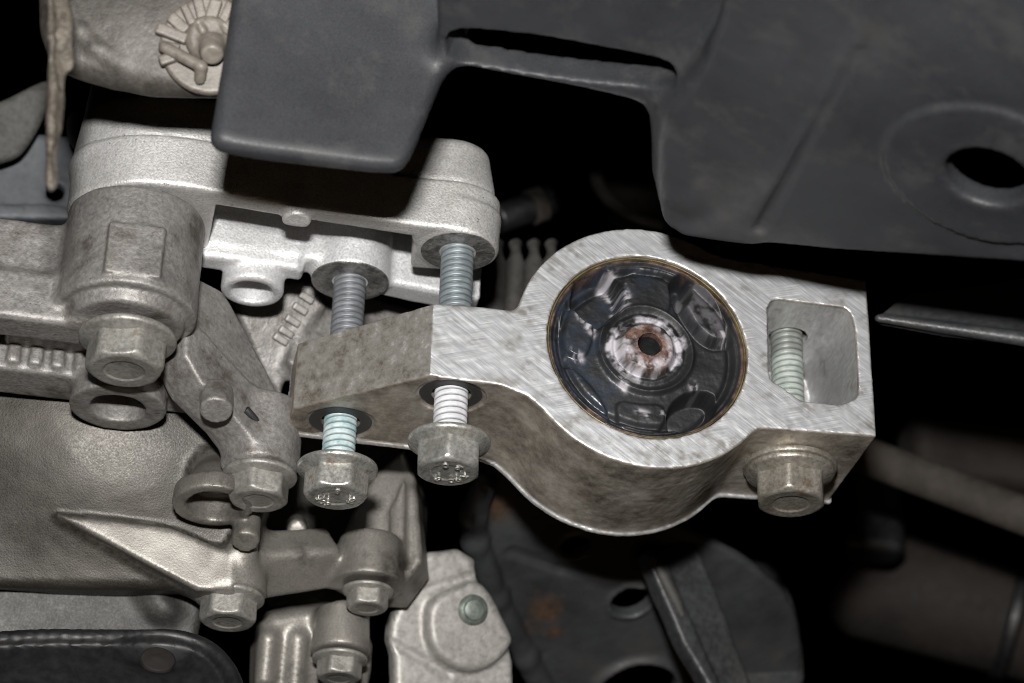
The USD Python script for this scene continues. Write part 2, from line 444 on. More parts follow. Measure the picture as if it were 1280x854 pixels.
# thread of the long bolts: bare steel above, coated below (m/z of the object)
def thread_look(name, coat, coat2, bare, z_edge):
    return L(name, {"t": ("geometry", {}), "x": ("separate_xyz", {}), "e": ("map_range", {"from_min": (z_edge - 2) * MM, "from_max": (z_edge + 2) * MM, "to_min": 0.0, "to_max": 1.0, "clamp": True}),
                    "n": ("noise_texture", {"scale": 260.0, "detail": 5.0, "roughness": 0.6}), "r": ("rgb_ramp", {"ramp": [(0.38, coat2), (0.6, coat)]}),
                    "r2": ("rgb_ramp", {"ramp": [(0.35, tuple(c * 0.7 for c in bare)), (0.65, bare)]}), "m": ("mix", {"mix_type": "mix"}), "mt": ("map_range", {"to_min": 0.05, "to_max": 0.5}),
                    "p": ("principled_bsdf", {"roughness": 0.5}), "ga": ("attribute", {"attribute": "mask"}), "gs": ("separate_color", {}), "gm": ("mix", {"mix_type": "mix", "color2": (0.10, 0.10, 0.10)})},
             [("ga.color", "gs.color"), ("gs.r", "gm.fac"), ("m.color", "gm.color1"), ("gm.color", "p.base_color"), ("t.position", "x.vector"), ("x.z", "e.value"), ("t.position", "n.vector"), ("n.fac", "r.fac"), ("n.fac", "r2.fac"), ("r.color", "m.color1"), ("r2.color", "m.color2"), ("e.result", "m.fac"), ("e.result", "mt.value"), ("mt.result", "p.metallic")])


THREAD_TEAL = thread_look("teal_coated_thread", (0.50, 0.59, 0.60), (0.22, 0.36, 0.38), (0.27, 0.285, 0.31), -8)
THREAD_GREEN = thread_look("pale_green_coated_thread", (0.36, 0.40, 0.37), (0.25, 0.29, 0.265), (0.30, 0.32, 0.30), 14)
THREAD_WHITE = thread_look("white_and_blue_grey_thread", (0.68, 0.68, 0.71), (0.5, 0.51, 0.54), (0.31, 0.36, 0.385), -8)

# the bracket: milled faces (mask r), sawn faces (g), bolt seats (b)
BRACKET = L("milled_aluminium", {
    "g": ("geometry", {}), "a": ("attribute", {"attribute": "mask"}), "sx": ("separate_color", {}),
    "mr1": ("mapping", {"rotation": (0.0, -0.62, 0.0)}), "mr2": ("mapping", {"rotation": (0.0, 0.30, 0.0)}), "mp": ("mapping", {"scale": (35.0, 200.0, 2300.0)}), "mp2": ("mapping", {"scale": (45.0, 200.0, 2300.0)}),
    "s1": ("noise_texture", {"scale": 1.0, "detail": 4.0, "roughness": 0.6}), "s2": ("noise_texture", {"scale": 1.0, "detail": 4.0, "roughness": 0.6}),
    "pn": ("noise_texture", {"scale": 75.0, "detail": 3.0, "roughness": 0.5}), "pk": ("map_range", {"from_min": 0.50, "from_max": 0.60, "to_min": 0.0, "to_max": 1.0, "clamp": True}),
    "sm": ("mix_float", {}),
    "mr": ("rgb_ramp", {"ramp": [(0.30, (0.42, 0.43, 0.455)), (0.5, (0.56, 0.57, 0.59)), (0.68, (0.70, 0.71, 0.73))]}),
    
    "dm": ("mix", {"mix_type": "mix", "color2": (0.20, 0.175, 0.14)}),
    "gn": ("noise_texture", {"scale": 70.0, "detail": 9.0, "roughness": 0.78}), "gr": ("rgb_ramp", {"ramp": [(0.34, (0.12, 0.10, 0.08)), (0.5, (0.34, 0.305, 0.26)), (0.62, (0.52, 0.48, 0.43))]}),
    "cn": ("noise_texture", {"scale": 210.0, "detail": 8.0, "roughness": 0.8}), "cr": ("rgb_ramp", {"ramp": [(0.32, (0.13, 0.11, 0.085)), (0.46, (0.29, 0.27, 0.24)), (0.58, (0.38, 0.365, 0.34)), (0.66, (0.62, 0.61, 0.59))]}),
    "f1": ("mix", {"mix_type": "mix"}), "f2": ("mix", {"mix_type": "mix"}),
    "b1": ("bump", {"strength": 0.12, "distance": 0.0002}), "fn": ("noise_texture", {"scale": 900.0, "detail": 4.0, "roughness": 0.65}),
    "bs": ("mix_float", {}), "rm": ("map_range", {"from_min": 0.3, "from_max": 0.7, "to_min": 0.36, "to_max": 0.52}),
    "p": ("principled_bsdf", {"metallic": 0.6})},
    [("a.color", "sx.color"), ("g.position", "mr1.vector"), ("g.position", "mr2.vector"), ("mr1.vector", "mp.vector"), ("mr2.vector", "mp2.vector"), ("mp.vector", "s1.vector"), ("mp2.vector", "s2.vector"), ("g.position", "pn.vector"), ("pn.fac", "pk.value"),
     ("pk.result", "sm.fac"), ("s1.fac", "sm.a"), ("s2.fac", "sm.b"), ("sm.result", "mr.fac"), ("sx.b", "dm.fac"), ("mr.color", "dm.color1"),
     ("g.position", "gn.vector"), ("gn.fac", "gr.fac"), ("g.position", "cn.vector"), ("cn.fac", "cr.fac"),
     ("sx.r", "f1.fac"), ("gr.color", "f1.color1"), ("dm.color", "f1.color2"), ("sx.g", "f2.fac"), ("f1.color", "f2.color1"), ("cr.color", "f2.color2"), ("f2.color", "p.base_color"),
     ("g.position", "fn.vector"), ("sx.r", "bs.fac"), ("fn.fac", "bs.a"), ("sm.result", "bs.b"), ("bs.result", "b1.height"), ("b1.normal", "p.normal"), ("sm.result", "rm.value"), ("rm.result", "p.roughness")])
SEAT = L("turned_bolt_seat", {"a": ("attribute", {"attribute": "mask"}), "s": ("separate_color", {}), "r": ("rgb_ramp", {"ramp": [(0.0, (0.035, 0.035, 0.036)), (0.5, (0.10, 0.10, 0.10)), (1.0, (0.42, 0.42, 0.41))]}), "p": ("principled_bsdf", {"metallic": 0.5, "roughness": 0.38})},
         [("a.color", "s.color"), ("s.r", "r.fac"), ("r.color", "p.base_color")])

# rubber with grease films: mask r = white grease, g = bluish wet film, b = rust or dried yellow
BUSH = L("greasy_black_rubber", {
    "g": ("geometry", {}), "a": ("attribute", {"attribute": "mask"}), "s": ("separate_color", {}),
    "n": ("noise_texture", {"scale": 60.0, "detail": 6.0}), "r": ("rgb_ramp", {"ramp": [(0.35, (0.006, 0.0065, 0.0075)), (0.65, (0.016, 0.0165, 0.018))]}),
    "m1": ("mix", {"mix_type": "mix", "color2": (0.022, 0.027, 0.037)}), "m2": ("mix", {"mix_type": "mix", "color2": (0.47, 0.45, 0.49)}),
    "rn": ("noise_texture", {"scale": 300.0, "detail": 5.0, "roughness": 0.65}), "rc": ("rgb_ramp", {"ramp": [(0.36, (0.035, 0.022, 0.018)), (0.64, (0.17, 0.10, 0.075))]}), "m3": ("mix", {"mix_type": "mix"}),
    "fn": ("noise_texture", {"scale": 420.0, "detail": 3.0}), "b": ("bump", {"strength": 0.25, "distance": 0.0006}),
    "rr": ("math", {"math_type": "multiply_add", "value2": -0.24, "value3": 0.52}), "p": ("principled_bsdf", {"specular_ior_level": 0.45})},
    [("a.color", "s.color"), ("g.position", "n.vector"), ("n.fac", "r.fac"), ("r.color", "m1.color1"), ("s.g", "m1.fac"), ("g.position", "rn.vector"), ("rn.fac", "rc.fac"),
     ("m1.color", "m3.color1"), ("rc.color", "m3.color2"), ("s.b", "m3.fac"), ("m3.color", "m2.color1"), ("s.r", "m2.fac"), ("m2.color", "p.base_color"), ("g.position", "fn.vector"), ("fn.fac", "b.height"), ("b.normal", "p.normal"), ("s.g", "rr.value1"), ("rr.value", "p.roughness")])
SLEEVE = metal("yellowed_steel_sleeve", (0.22, 0.18, 0.07), (0.06, 0.04, 0.02), 60, 600, (0.35, 0.5), 0.4, 0.2, stain=(0.08, 0.04, 0.02), stain_at=(0.52, 0.62), stain_scale=45)

# ---------------------------------------------------------------- the mount bracket with its bushing (the subject)
Z0, Z1, T = -18.9, -22.6, 48.0
B1, B2, B3 = np.array([-86.0, 36.9]), np.array([-56.8, 11.0]), np.array([50.2, 22.5])
mb = thing("mount_bracket", "milled aluminium torque mount bracket with round black bushing pressed in its ring", "mount bracket", (0, 24, -40))
g = Grid((-104, -1.5, -43), (73, 50, 42.5), 0.5)
x, z = g.X, g.Z
ring = np.hypot(x, z) - 40.3
arm = poly2(x, z, [(-101.5, Z0), (-28, Z0), (-28, 6.5), (-52, 6.2), (-66, 5.2), (-101.5, 3.4)])
blk = poly2(x, z, [(25.0, -23.6), (70.3, -21.2), (69.3, 32.6), (20, 34.3), (10, 0)])
lower_fillet = poly2(x, z, [(-62, Z0), (-45, Z0), (-36.5, -21.5), (-30, -26.2), (-28, 0), (-60, 0)])
d2 = smin(smin(smin(ring, arm, 3.0), lower_fillet, 1.0), blk, 2.5)
win = poly2(x, z, [(37.6, -4), (37.3, 12), (37.6, 21.3), (63.8, 21.6), (64.9, 18), (65.2, -9.5), (62, -11.5), (46.5, -12.2)])
win = poly2(x, z, [(41.2, -4), (41.0, 12), (41.3, 17.8), (60.4, 18.0), (61.2, 14), (61.4, -6.5), (58.4, -8.2), (48.6, -8.6)]) - 3.8
end = np.maximum(-(g.X + 101.3), 0) * 0
plan = poly2(g.X, g.Y, [(-65, 0), (75, 0), (75, 47.8), (-99.4, 48.8), (-101.0, 46), (-101.2, 31)])
body = rounded(d2, plan, 0.55)
body = smin(body, rounded(d2 - 0.9, np.abs(g.Y - 47.0) - 0.9, 0.4) + np.maximum(plan, 0), 0.6)
body = smax(body, -(np.hypot(x, z) - 30.6 + 0 * g.Y), 0.5)
body = smax(body, -rounded(win, np.abs(g.Y - 20) - 25.5, 0.5), 0.4)
for b in (B1, B2):
    body = smax(body, -(np.hypot(g.X - b[0], g.Y - b[1]) - 5.7 + 0 * g.Z), 0.3)
    body = np.maximum(body, -(np.hypot(np.hypot(g.X - b[0], g.Y - b[1]) / 1.0, 0 * g.Z) - 10.4 + 8 * np.maximum(g.Z - (Z0 + 0.5), 0)))
body = smax(body, -np.maximum(np.hypot(g.X - B3[0] - 0.6, g.Y - B3[1]) - 5.9, 0 * g.Z - 1), 0.3)
body = roughen(g, body, 0.17, 2.2, 5)
v, f = surface(g, body)
v = np.array(v)
# wavy burrs along the lower front edges
nrm = meshkit.arrays((v, f), True)[2]
milled = np.clip((-nrm[:, 1] - 0.75) / 0.15, 0, 1) * (v[:, 0] > -66.5) * (v[:, 1] < 2)
sawn = np.clip((-nrm[:, 1] - 0.4) / 0.2, 0, 1) * (v[:, 0] <= -65.2)
milled = np.maximum(milled, 0.8 * np.clip((np.abs(nrm[:, 0]) + nrm[:, 1] - 0.8) * 5, 0, 1) * (v[:, 0] > 36) * (np.hypot(v[:, 0], v[:, 2]) > 33) * (v[:, 0] < 67) * 0)
milled = np.maximum(milled, 0.8 * (v[:, 1] > 45.6) * (v[:, 1] < 48.4))
milled = np.maximum(milled, 0.75 * ((v[:, 0] > 36) & (v[:, 0] < 66.5) & (v[:, 1] > 1) & (v[:, 1] < 47) & (v[:, 2] > -14) & (v[:, 2] < 23.5)))
dn = meshkit.fbm(v / 6.0, 5, 13); dn2 = meshkit.fbm(v / 2.0, 4, 17)
where = 0.10 * np.clip((-v[:, 2] - 14) / 20, 0, 1) * (np.hypot(v[:, 0] - 4, v[:, 2]) > 30) + 0.13 * np.exp(-((v[:, 0] + 42) / 9) ** 2 - ((v[:, 2] - 1) / 8) ** 2) + 0.16 * np.exp(-((v[:, 0] - 64) / 9) ** 2 - ((v[:, 2] + 15) / 7) ** 2)
dirt = 0.75 * np.clip((dn + where - 0.52) / 0.30, 0, 1) * np.clip((dn2 - 0.36) / 0.2, 0, 1)
part(mb, "body", (v, f), BRACKET, mask=np.stack([milled, sawn, dirt], 1))
for b, lab in ((B1, "dark ringed bolt seat at the far end of the arm"), (B2, "dark ringed bolt seat next to the ring")):
    prof, val = [], []
    for k in range(36):
        r = 5.9 + k * 4.45 / 35
        prof.append((r, 0.0 + 0.03 * math.sin(k * 2.3) - (0.12 if k < 33 else 0)))
        val.append(0.5 * (0.5 + 0.5 * math.sin(k * 2.3)) * (0.25 + 0.5 * (k / 35) ** 2) + (0.85 if k >= 33 else 0) + (0.18 if k < 3 else 0))
    lv, lf = lathe([(r, -h) for r, h in prof], (b[0], b[1], Z0 + 0.52), seg=72)
    part(mb, "bolt_seat", (lv, lf[:, ::-1]), SEAT, label=lab, mask=np.repeat(np.array(val)[:, None], 72, 0) * np.ones(3))

# bushing: a heightfield of the moulded rubber face (y towards the camera negative)
N = 330
tt = np.linspace(-30.2, 30.2, N)
BX, BZ = np.meshgrid(tt, tt, indexing="ij")
R = np.hypot(BX, BZ)


def blob(pts, k=1.2, grow=0.0):
    """1 inside a smooth outline given in photograph pixels on the bushing face."""
    P = [Y(px, py, 2.0)[[0, 2]] for px, py in pts]
    s = poly2(BX, BZ, soft(P, 2)) - grow - 0.3
    return 1 / (1 + np.exp(np.clip(s / k * 3, -30, 30)))


n1 = meshkit.fbm(np.stack([BX / 5, BZ / 5, 0 * BX], -1), 4, 3)
n2 = meshkit.fbm(np.stack([BX / 2.2, BZ / 2.2, 0 * BX + 4], -1), 4, 9)
n3 = meshkit.fbm(np.stack([BX / 9, BZ / 3, 0 * BX + 7], -1), 3, 11)
hgt = np.full_like(R, 3.2)
hgt += 2.2 * np.clip((R - 27.5) / 2.0, 0, 1) * 0 - 1.0 * np.exp(-((R - 28.0) / 1.1) ** 2)        # outer bead
hgt += 1.6 * np.exp(-((R - 26.2) / 1.0) ** 2)                                                 # groove inside it
pockets = [[(720, 350), (748, 338), (772, 345), (778, 372), (776, 398), (750, 408), (728, 398), (716, 378)],
           [(845, 500), (868, 488), (895, 492), (893, 515), (870, 535), (845, 538), (835, 522)],
           [(838, 352), (852, 345), (860, 350), (862, 372), (852, 388), (842, 372)]]
for P in pockets:
    hgt += 9.0 * blob(P, 0.55)
bean = [(852, 358), (870, 358), (888, 372), (903, 398), (908, 420), (906, 428), (890, 430), (874, 418), (856, 392), (848, 372)]
lobes = [[(702, 385), (718, 388), (742, 402), (738, 432), (728, 448), (706, 438), (700, 412)], [(700, 456), (718, 462), (742, 486), (762, 520), (758, 530), (735, 518), (710, 492)],
         [(770, 500), (800, 506), (834, 506), (826, 540), (795, 540), (775, 530)]]
hgt += 1.5 * blob(bean, 0.8, 1.6)
hgt -= 5.4 * blob(bean, 0.8)
hgt += 0.9 * blob([(862, 368), (876, 370), (893, 396), (900, 416), (888, 418), (872, 402)], 1.3)
for P, q in zip(lobes, (1.6, 1.3, 1.0)):
    hgt -= 1.2 * q * blob(P, 0.6)
spoke = [(775, 350), (800, 335), (835, 345), (840, 375), (830, 400), (790, 395)]
hgt -= 1.2 * blob(spoke, 0.8)
hub = 1 / (1 + np.exp(np.clip((R - 15.0) * 3.2, -30, 30)))
hgt = hgt * (1 - hub) + hub * (1.9 + 1.0 * np.exp(-((R - 12.2) / 1.2) ** 2) - 0.6 * np.exp(-((R - 14.4) / 0.7) ** 2))
core = 1 / (1 + np.exp(np.clip((np.hypot(BX, BZ + 0.8) - 8.3 - 1.2 * (n1 - 0.5)) * 3.0, -30, 30)))
hgt += 1.1 * np.exp(-((R - 9.6) / 0.9) ** 2)
hgt = hgt * (1 - core) + core * (-1.6 + 0.16 * np.maximum(R - 3.6, 0) + 1.0 * (n2 - 0.5))
hgt += 0.5 * (n1 - 0.5) + 0.25 * (n2 - 0.5) * (1 - core) - 1.7 * np.clip((R - 28.4) / 0.9, 0, 1)
hole = np.hypot(BX - 0.3, BZ + 0.3)
hgt = np.where(hole < 3.6, 24.0, hgt)
sm = lambda a, b, x: np.clip((x - a) / (b - a), 0, 1) ** 2 * (3 - 2 * np.clip((x - a) / (b - a), 0, 1))
ang = np.arctan2(BZ, BX)
rg_ = meshkit.fbm(np.stack([BX / 2.6, BZ / 2.6, 0 * BX + 21], -1), 4, 23)
wr = np.clip(1 - np.abs(R - 9.8 - 2.6 * (n1 - 0.5)) / 4.0, 0, 1) ** 0.6 * (0.16 + 1.75 * (rg_ - 0.12)) * (0.85 + 0.25 * np.sin(ang * 2 + 0.4)) + 0.35 * np.exp(-((R - 14.6) / 0.5) ** 2) * sm(0.4, 0.6, n1)
wr *= np.where(R < 5.2, sm(3.6, 5.6, R), 1)
white = 0.85 * sm(0.33, 0.85, wr)
st = 0.55 * meshkit.fbm(np.stack([ang * 9, R / 1.1, 0 * BX], -1), 4, 61) + 0.45 * rg_
white = np.maximum(white, 0.12 * blob(bean, 2.0) * sm(0.25, 0.6, n2))
white = np.maximum(white, 0.6 * core * sm(4.4, 6.5, R) * sm(0.38, 0.62, rg_))
for P in ([(755, 340), (768, 336), (780, 352), (775, 358), (764, 350)], [(774, 364), (784, 362), (786, 378), (778, 384)], [(716, 376), (721, 378), (729, 402), (726, 404)], [(728, 398), (744, 402), (742, 420), (734, 414)],
          [(704, 436), (716, 440), (728, 446), (727, 450), (710, 444)], [(836, 522), (850, 524), (862, 532), (860, 537), (846, 530)], [(826, 514), (834, 517), (832, 522)], [(792, 512), (812, 518), (811, 521)], [(866, 474), (872, 486), (866, 483)],
          [(895, 420), (906, 423), (905, 431), (890, 428)], [(774, 470), (784, 476), (780, 490)]):
    white = np.maximum(white, blob(P, 0.9, 0.5) * sm(0.38, 0.66, st) * 0.75)
film = sm(0.5, 0.72, n1 * 0.5 + n3 * 0.5 + 0.16 * sm(2, -14, BX) - 0.05) * (R > 14) * np.clip(1.25 - (BX + 22) / 34, 0, 1)
film = np.maximum(film, 0.5 * blob(lobes[0], 1.5) * sm(0.35, 0.6, n2)); film = np.maximum(film, 0.55 * blob(lobes[1], 1.5) * sm(0.4, 0.62, n3))
rust = core * np.clip(1.25 - 0.9 * sm(0.45, 0.65, n1), 0, 1) * (R < 9.5)
rust = np.maximum(rust, 0.7 * np.clip((R - 28.9) / 0.6, 0, 1) * sm(0.4, 0.6, n1))
keep = R < 30.2
hv = np.stack([BX, hgt, BZ], -1).reshape(-1, 3)
ok = keep.reshape(-1)
i, j = np.meshgrid(np.arange(N - 1), np.arange(N - 1), indexing="ij")
q = np.stack([i * N + j, (i + 1) * N + j, (i + 1) * N + j + 1, i * N + j + 1], -1).reshape(-1, 4)
q = q[ok[q].all(1)]
ff = np.vstack([q[:, [0, 1, 2]], q[:, [0, 2, 3]]])
used = np.unique(ff); re = -np.ones(N * N, int); re[used] = np.arange(len(used))
hv, ff = hv[used], re[ff]
mask = np.stack([white, film, rust], -1).reshape(-1, 3)[used]
bush = part(mb, "rubber_bushing", (hv, ff), BUSH, mask=np.clip(mask, 0, 1), label="wet black rubber bushing with rusty centre and white grease")
part(bush, "outer_sleeve", lathe([(30.55, 44), (30.55, 0.9), (30.2, 0.6), (29.9, 0.9), (29.8, 3.5), (29.8, 44)], (0, 0, 0), (0, 1, 0), 120), SLEEVE)
part(bush, "back_plate", lathe([(0.01, 41), (29.4, 41), (29.4, 46), (0.01, 46)], (0, 0, 0), (0, 1, 0), 60), STAMPED)
part(bush, "centre_tube", lathe([(3.55, 0.6), (3.55, 40), (6.5, 40), (6.5, 6.0)], (0.3, 0, -0.3), (0, 1, 0), 48), STAMPED)


# ---------------------------------------------------------------- flange bolts
def hexhead(c, z_top, af, h, seg=96):
    """A hexagon head hanging down from z_top: rounded corners, a chamfered, slightly dished face. Local angle 0 = +x corner."""
    prof = [(0.985, 0.0), (1.0, 0.04), (1.0, 0.5), (1.0, 0.78), (0.985, 0.88), (0.94, 0.95), (0.86, 1.0), (0.8, 1.0), (0.55, 0.985), (0.5, 0.94), (0.25, 0.93), (0.0005, 0.93)]
    t = np.arange(seg) * 2 * np.pi / seg
    m = (t + np.pi / 6) % (np.pi / 3) - np.pi / 6
    hexr = af / 2 / np.cos(np.abs(np.abs(m) - 0) - 0)              # flats at 0, 60, ...
    hexr = np.minimum(hexr, af / 2 * 1.118)
    circ = af / 2 * 1.02
    rows = []
    for s, hh in prof:
        rr = hexr * s if s > 0.99 or hh < 0.2 else np.minimum(hexr, circ * s / 0.94 if s < 0.95 else circ * 1.07)
        rows.append(np.stack([rr * np.cos(t), rr * np.sin(t), np.full(seg, z_top - hh * h)], -1))
    v = np.stack(rows).reshape(-1, 3); v[:, :2] += c
    k = len(prof); i, j = np.meshgrid(np.arange(k - 1), np.arange(seg), indexing="ij")
    q = np.stack([i * seg + j, i * seg + (j + 1) % seg, (i + 1) * seg + (j + 1) % seg, (i + 1) * seg + j], -1).reshape(-1, 4)[:, ::-1]
    return v, np.vstack([q[:, [0, 1, 2]], q[:, [0, 2, 3]]])


def spin(m, c, a):
    v, f = m; v = np.array(v); d = v[:, :2] - c
    v[:, 0] = c[0] + d[:, 0] * math.cos(a) - d[:, 1] * math.sin(a); v[:, 1] = c[1] + d[:, 0] * math.sin(a) + d[:, 1] * math.cos(a)
    return v, f


def flange(c, z_top, r, h, r_in):
    return lathe([(0.01, 0), (r - 0.6, 0), (r - 0.15, -0.25), (r, -0.8), (r - 0.1, -1.5), (r - 0.6, -1.9), (r_in + 1.2, -h + 0.5), (r_in + 0.5, -h + 0.1), (r_in - 1.2, -h - 0.4)], (c[0], c[1], z_top), (0, 0, 1), 72)


def head_text(b, word, c, z, r, start, mat, h=2.3):
    """Raised characters round the underside of a bolt head, mirrored so that they read from below."""
    for k, ch in enumerate(word):
        if ch == " ":
            continue
        m = meshkit.text_mesh(ch, h, 0.35, True)
        v, f = np.array(m.vertices), np.array(m.faces)
        v[:, 0] -= (v[:, 0].min() + v[:, 0].max()) / 2
        a = start - k * 0.40
        tang, rad = np.array([math.sin(a), -math.cos(a)]), np.array([math.cos(a), math.sin(a)])
        # seen from below, x runs the other way
        p = np.array(c) + rad * (r + v[:, 1:2] * -1 + 0.0) + tang * (-v[:, 0:1]) * -1
        w = np.column_stack([p, np.full(len(v), z) - v[:, 2]])
        part(b, "character", (w, f), mat, smooth=False)


def loose_bolt(label, c, z_head, z_end, spin_a, fr, af, hh, fl_h, look, th_look, words, r_thread=5.0):
    b = thing("flange_bolt", label, "bolt", (c[0], c[1], z_head - fl_h - hh))
    tm = thread(c, z_head - 0.2, z_end, r_thread, 2.0, 0.7)
    part(b, "threaded_shank", tm, th_look, mask=thread.grime[:, None] * np.ones(3))
    part(b, "flange", flange(c, z_head, fr, fl_h, af / 2), look)
    hd = part(b, "hex_head", spin(hexhead(c, z_head - fl_h + 0.5, af, hh), c, spin_a), look, smooth=32)
    for w, st in words:
        head_text(hd, w, c, z_head - fl_h + 0.5 - hh + 0.12, af / 2 * 0.70, st, look)
    return b


loose_bolt("loose flange bolt with pale teal thread at the left end of the arm", B1, -33.3, 33.5, math.radians(-100), 12.2, 17.2, 7.8, 3.2, OLIVE, THREAD_TEAL, [("109", 2.75), ("8", 4.7), ("88", 0.3)])
loose_bolt("loose flange bolt with bright white thread beside the ring of the bracket", B2, -33.2, 33.5, math.radians(-70), 12.2, 17.6, 8.0, 3.4, OLIVE, THREAD_WHITE, [("8", 2.0), ("08", 1.2), ("1", 0.2), ("0", 4.4), ("2", 5.2)])
loose_bolt("tan rusty flange bolt seen through the square window of the bracket", B3, -24.4, 30.0, math.radians(-80), 13.6, 19.6, 8.6, 3.4, PLATE, THREAD_GREEN, [])
part("/World/flange_bolt_002", "washer", lathe([(6, 0), (13.6, 0), (14.3, -0.4), (14.3, -1.7), (13.8, -2.0), (6, -2.0)], (B3[0], B3[1], -22.5), (0, 0, 1), 72), PLATE)

# seated bolts: one with its parts, the others refer to it
proto = None


def seated(label, px, py, y, scale, rot, z_off=0.0):
    """px, py: the middle of the seat of the flange."""
    global proto
    p = Y(px, py, y)
    if proto is None:
        b = thing("seated_bolt", label, "bolt", (0, 0, 0), "bolts screwed into the castings")
        c = np.zeros(2)
        part(b, "flange", flange(c, 0.0, 12.3, 2.8, 9.0), OLIVE_DIRTY)
        part(b, "hex_head", hexhead(c, -2.4, 17.8, 7.8), OLIVE_DIRTY, smooth=32)
        part(b, "shank", lathe([(4.9, -1), (4.9, 10), (0.01, 10)], (0, 0, 0), (0, 0, 1), 24), OLIVE_DIRTY)
        proto = b; x = UsdGeom.Xformable(stage.GetPrimAtPath(b)); x.ClearXformOpOrder(); path = b
    else:
        path = numbered("/World/seated_bolt")
        x = UsdGeom.Xform.Define(stage, path)
        x.GetPrim().GetReferences().AddInternalReference(proto); x.GetPrim().SetInstanceable(True)
        tag(x.GetPrim(), label, "bolt", "bolts screwed into the castings")
        x = UsdGeom.Xformable(x); x.ClearXformOpOrder()
    m = Gf.Matrix4d(1.0); m.SetScale(scale)
    mr = Gf.Matrix4d(1.0); mr.SetRotate(Gf.Rotation(Gf.Vec3d(0, 0, 1), rot))
    mt = Gf.Matrix4d(1.0); mt.SetTranslate(Gf.Vec3d(*[float(c) * MM for c in p]))
    x.AddTransformOp(opSuffix="place").Set(m * mr * mt)


seated("big flange bolt in the thick boss on the left under the bright arm", 160, 420, 15, 1.16, 76)
seated("dull flange bolt at the foot of the slanted arm left of the teal bolt", 325, 592, 50, 0.92, 100)
seated("dirty flange bolt at the bottom left under the pointed rib", 287, 745, 85, 0.88, 80)
seated("small flange bolt under the upright web near the pale cover", 460, 737, 92, 0.66, 84)
seated("lowest small flange bolt at the bottom edge left of the pale cover", 425, 822, 108, 0.72, 90)

# ---------------------------------------------------------------- bright engine bracket (upper casting) over the gearbox ears
eb = thing("engine_bracket", "bright die cast aluminium arm in the upper left with two bosses", "engine bracket", (-105, 12, 29))
LB = np.array([-153.5, 15.0])
g = Grid((-178, -11, 24), (-40, 44, 84), 0.6)
planP = [(-57, -2.2), (-69, -0.2), (-115, -2.4), (-138, -5.8), (-150, -5.4), (-160, -3), (-171, 6), (-175, 15), (-173, 25), (-160, 38), (-120, 30), (-57, 24.5), (-46.5, 19), (-43.6, 11), (-46.5, 3)]
p2 = poly2(g.X, g.Y, soft(planP, 2))
low = rounded(p2 + 0.0, np.abs(g.Z - 39.5) - 8.7, 1.4)
up = rounded(p2 + 1.3 + 0.16 * np.maximum(g.Z - 48, 0), np.abs(g.Z - 57) - 10.5, 4.5)
e = smin(low, up, 0.6)
upl = cyl(g, (-157, 20, 45), (-157, 24, 82), 17.0, 15.0, 3)
e = smin(e, upl, 6)
e = smin(e, cyl(g, (B2[0], B2[1], 30.6), (B2[0], B2[1], 42), 11.6, 12.6, 0.5), 1.5)
kn = Y(372, 268, -1.0)
e = smin(e, cyl(g, (kn[0], 1.5, kn[2] - 1.2), (kn[0], 2.5, kn[2] + 8), 4.2, 4.5, 0.8), 2.0)
pock = zprism(g, [(-131, 3.4), (-72, 6.6), (-70, 12), (-68, 44), (-131, 44)], 10, 64, 3)     # hollow underside
e = smax(e, -pock, 2.0)
e = roughen(g, e, 0.22, 7, 2)
part(eb, "arm", surface(g, e), CAST)
ring_v = lathe([(5.6, 0.05), (5.6, -0.25), (11.0, -0.3), (11.5, 0.0), (11.5, 0.3)], (B2[0], B2[1], 30.5), (0, 0, 1), 64)
part(eb, "boss_face", (ring_v[0], ring_v[1][:, ::-1]), CUT, label="scuffed milled face round the bolt under the right boss")

fb = thing("gearbox_ear", "pale cast ear behind the bright arm with a round boss and a hole", "casting", (-90, 40, 27))
g = Grid((-137, 20, 17), (-38, 72, 62), 0.6)
f1 = zprism(g, [(-133, 29), (-129, 28), (-100, 29), (-80, 31), (-74, 37), (-44, 41), (-44, 52), (-74, 47), (-98, 38.5), (-133, 38)], 32, 62, 2.0)
f1 = smin(f1, zprism(g, [(-133, 29), (-129, 28), (-103, 29), (-101, 31), (-101, 37), (-133, 37)], 28.0, 44, 2.0), 2.0)
f1 = smin(f1, cyl(g, (B1[0], B1[1], 30.6), (B1[0], B1[1], 62), 12.0, 12.4, 0.5), 2.5)
hb = Y(315, 366, 38.5); hb_c = np.array([hb[0], 38.5])
f1 = smin(f1, cyl(g, (hb_c[0], hb_c[1], hb[2]), (hb_c[0], hb_c[1], 40), 9.6, 9.6, 1.2), 1.5)
f1 = smax(f1, -cyl(g, (hb_c[0], hb_c[1], hb[2] - 6), (hb_c[0], hb_c[1], 35), 6.4, 6.4, 0.1), 0.8)
f1 = roughen(g, f1, 0.2, 6, 8)
part(fb, "plate", surface(g, f1), CAST_BACK)
ring_v = lathe([(5.6, 0.05), (5.6, -0.25), (11.6, -0.3), (12.05, 0.0), (12.05, 0.3)], (B1[0], B1[1], 30.5), (0, 0, 1), 64)
part(fb, "boss_face", (ring_v[0], ring_v[1][:, ::-1]), CUT, label="dark scraped face round the bolt under the boss")

# ---------------------------------------------------------------- gearbox housing on the left
gb = thing("gearbox_housing", "large dirty cast aluminium gearbox housing filling the lower left", "gearbox", (-150, 60, -110))
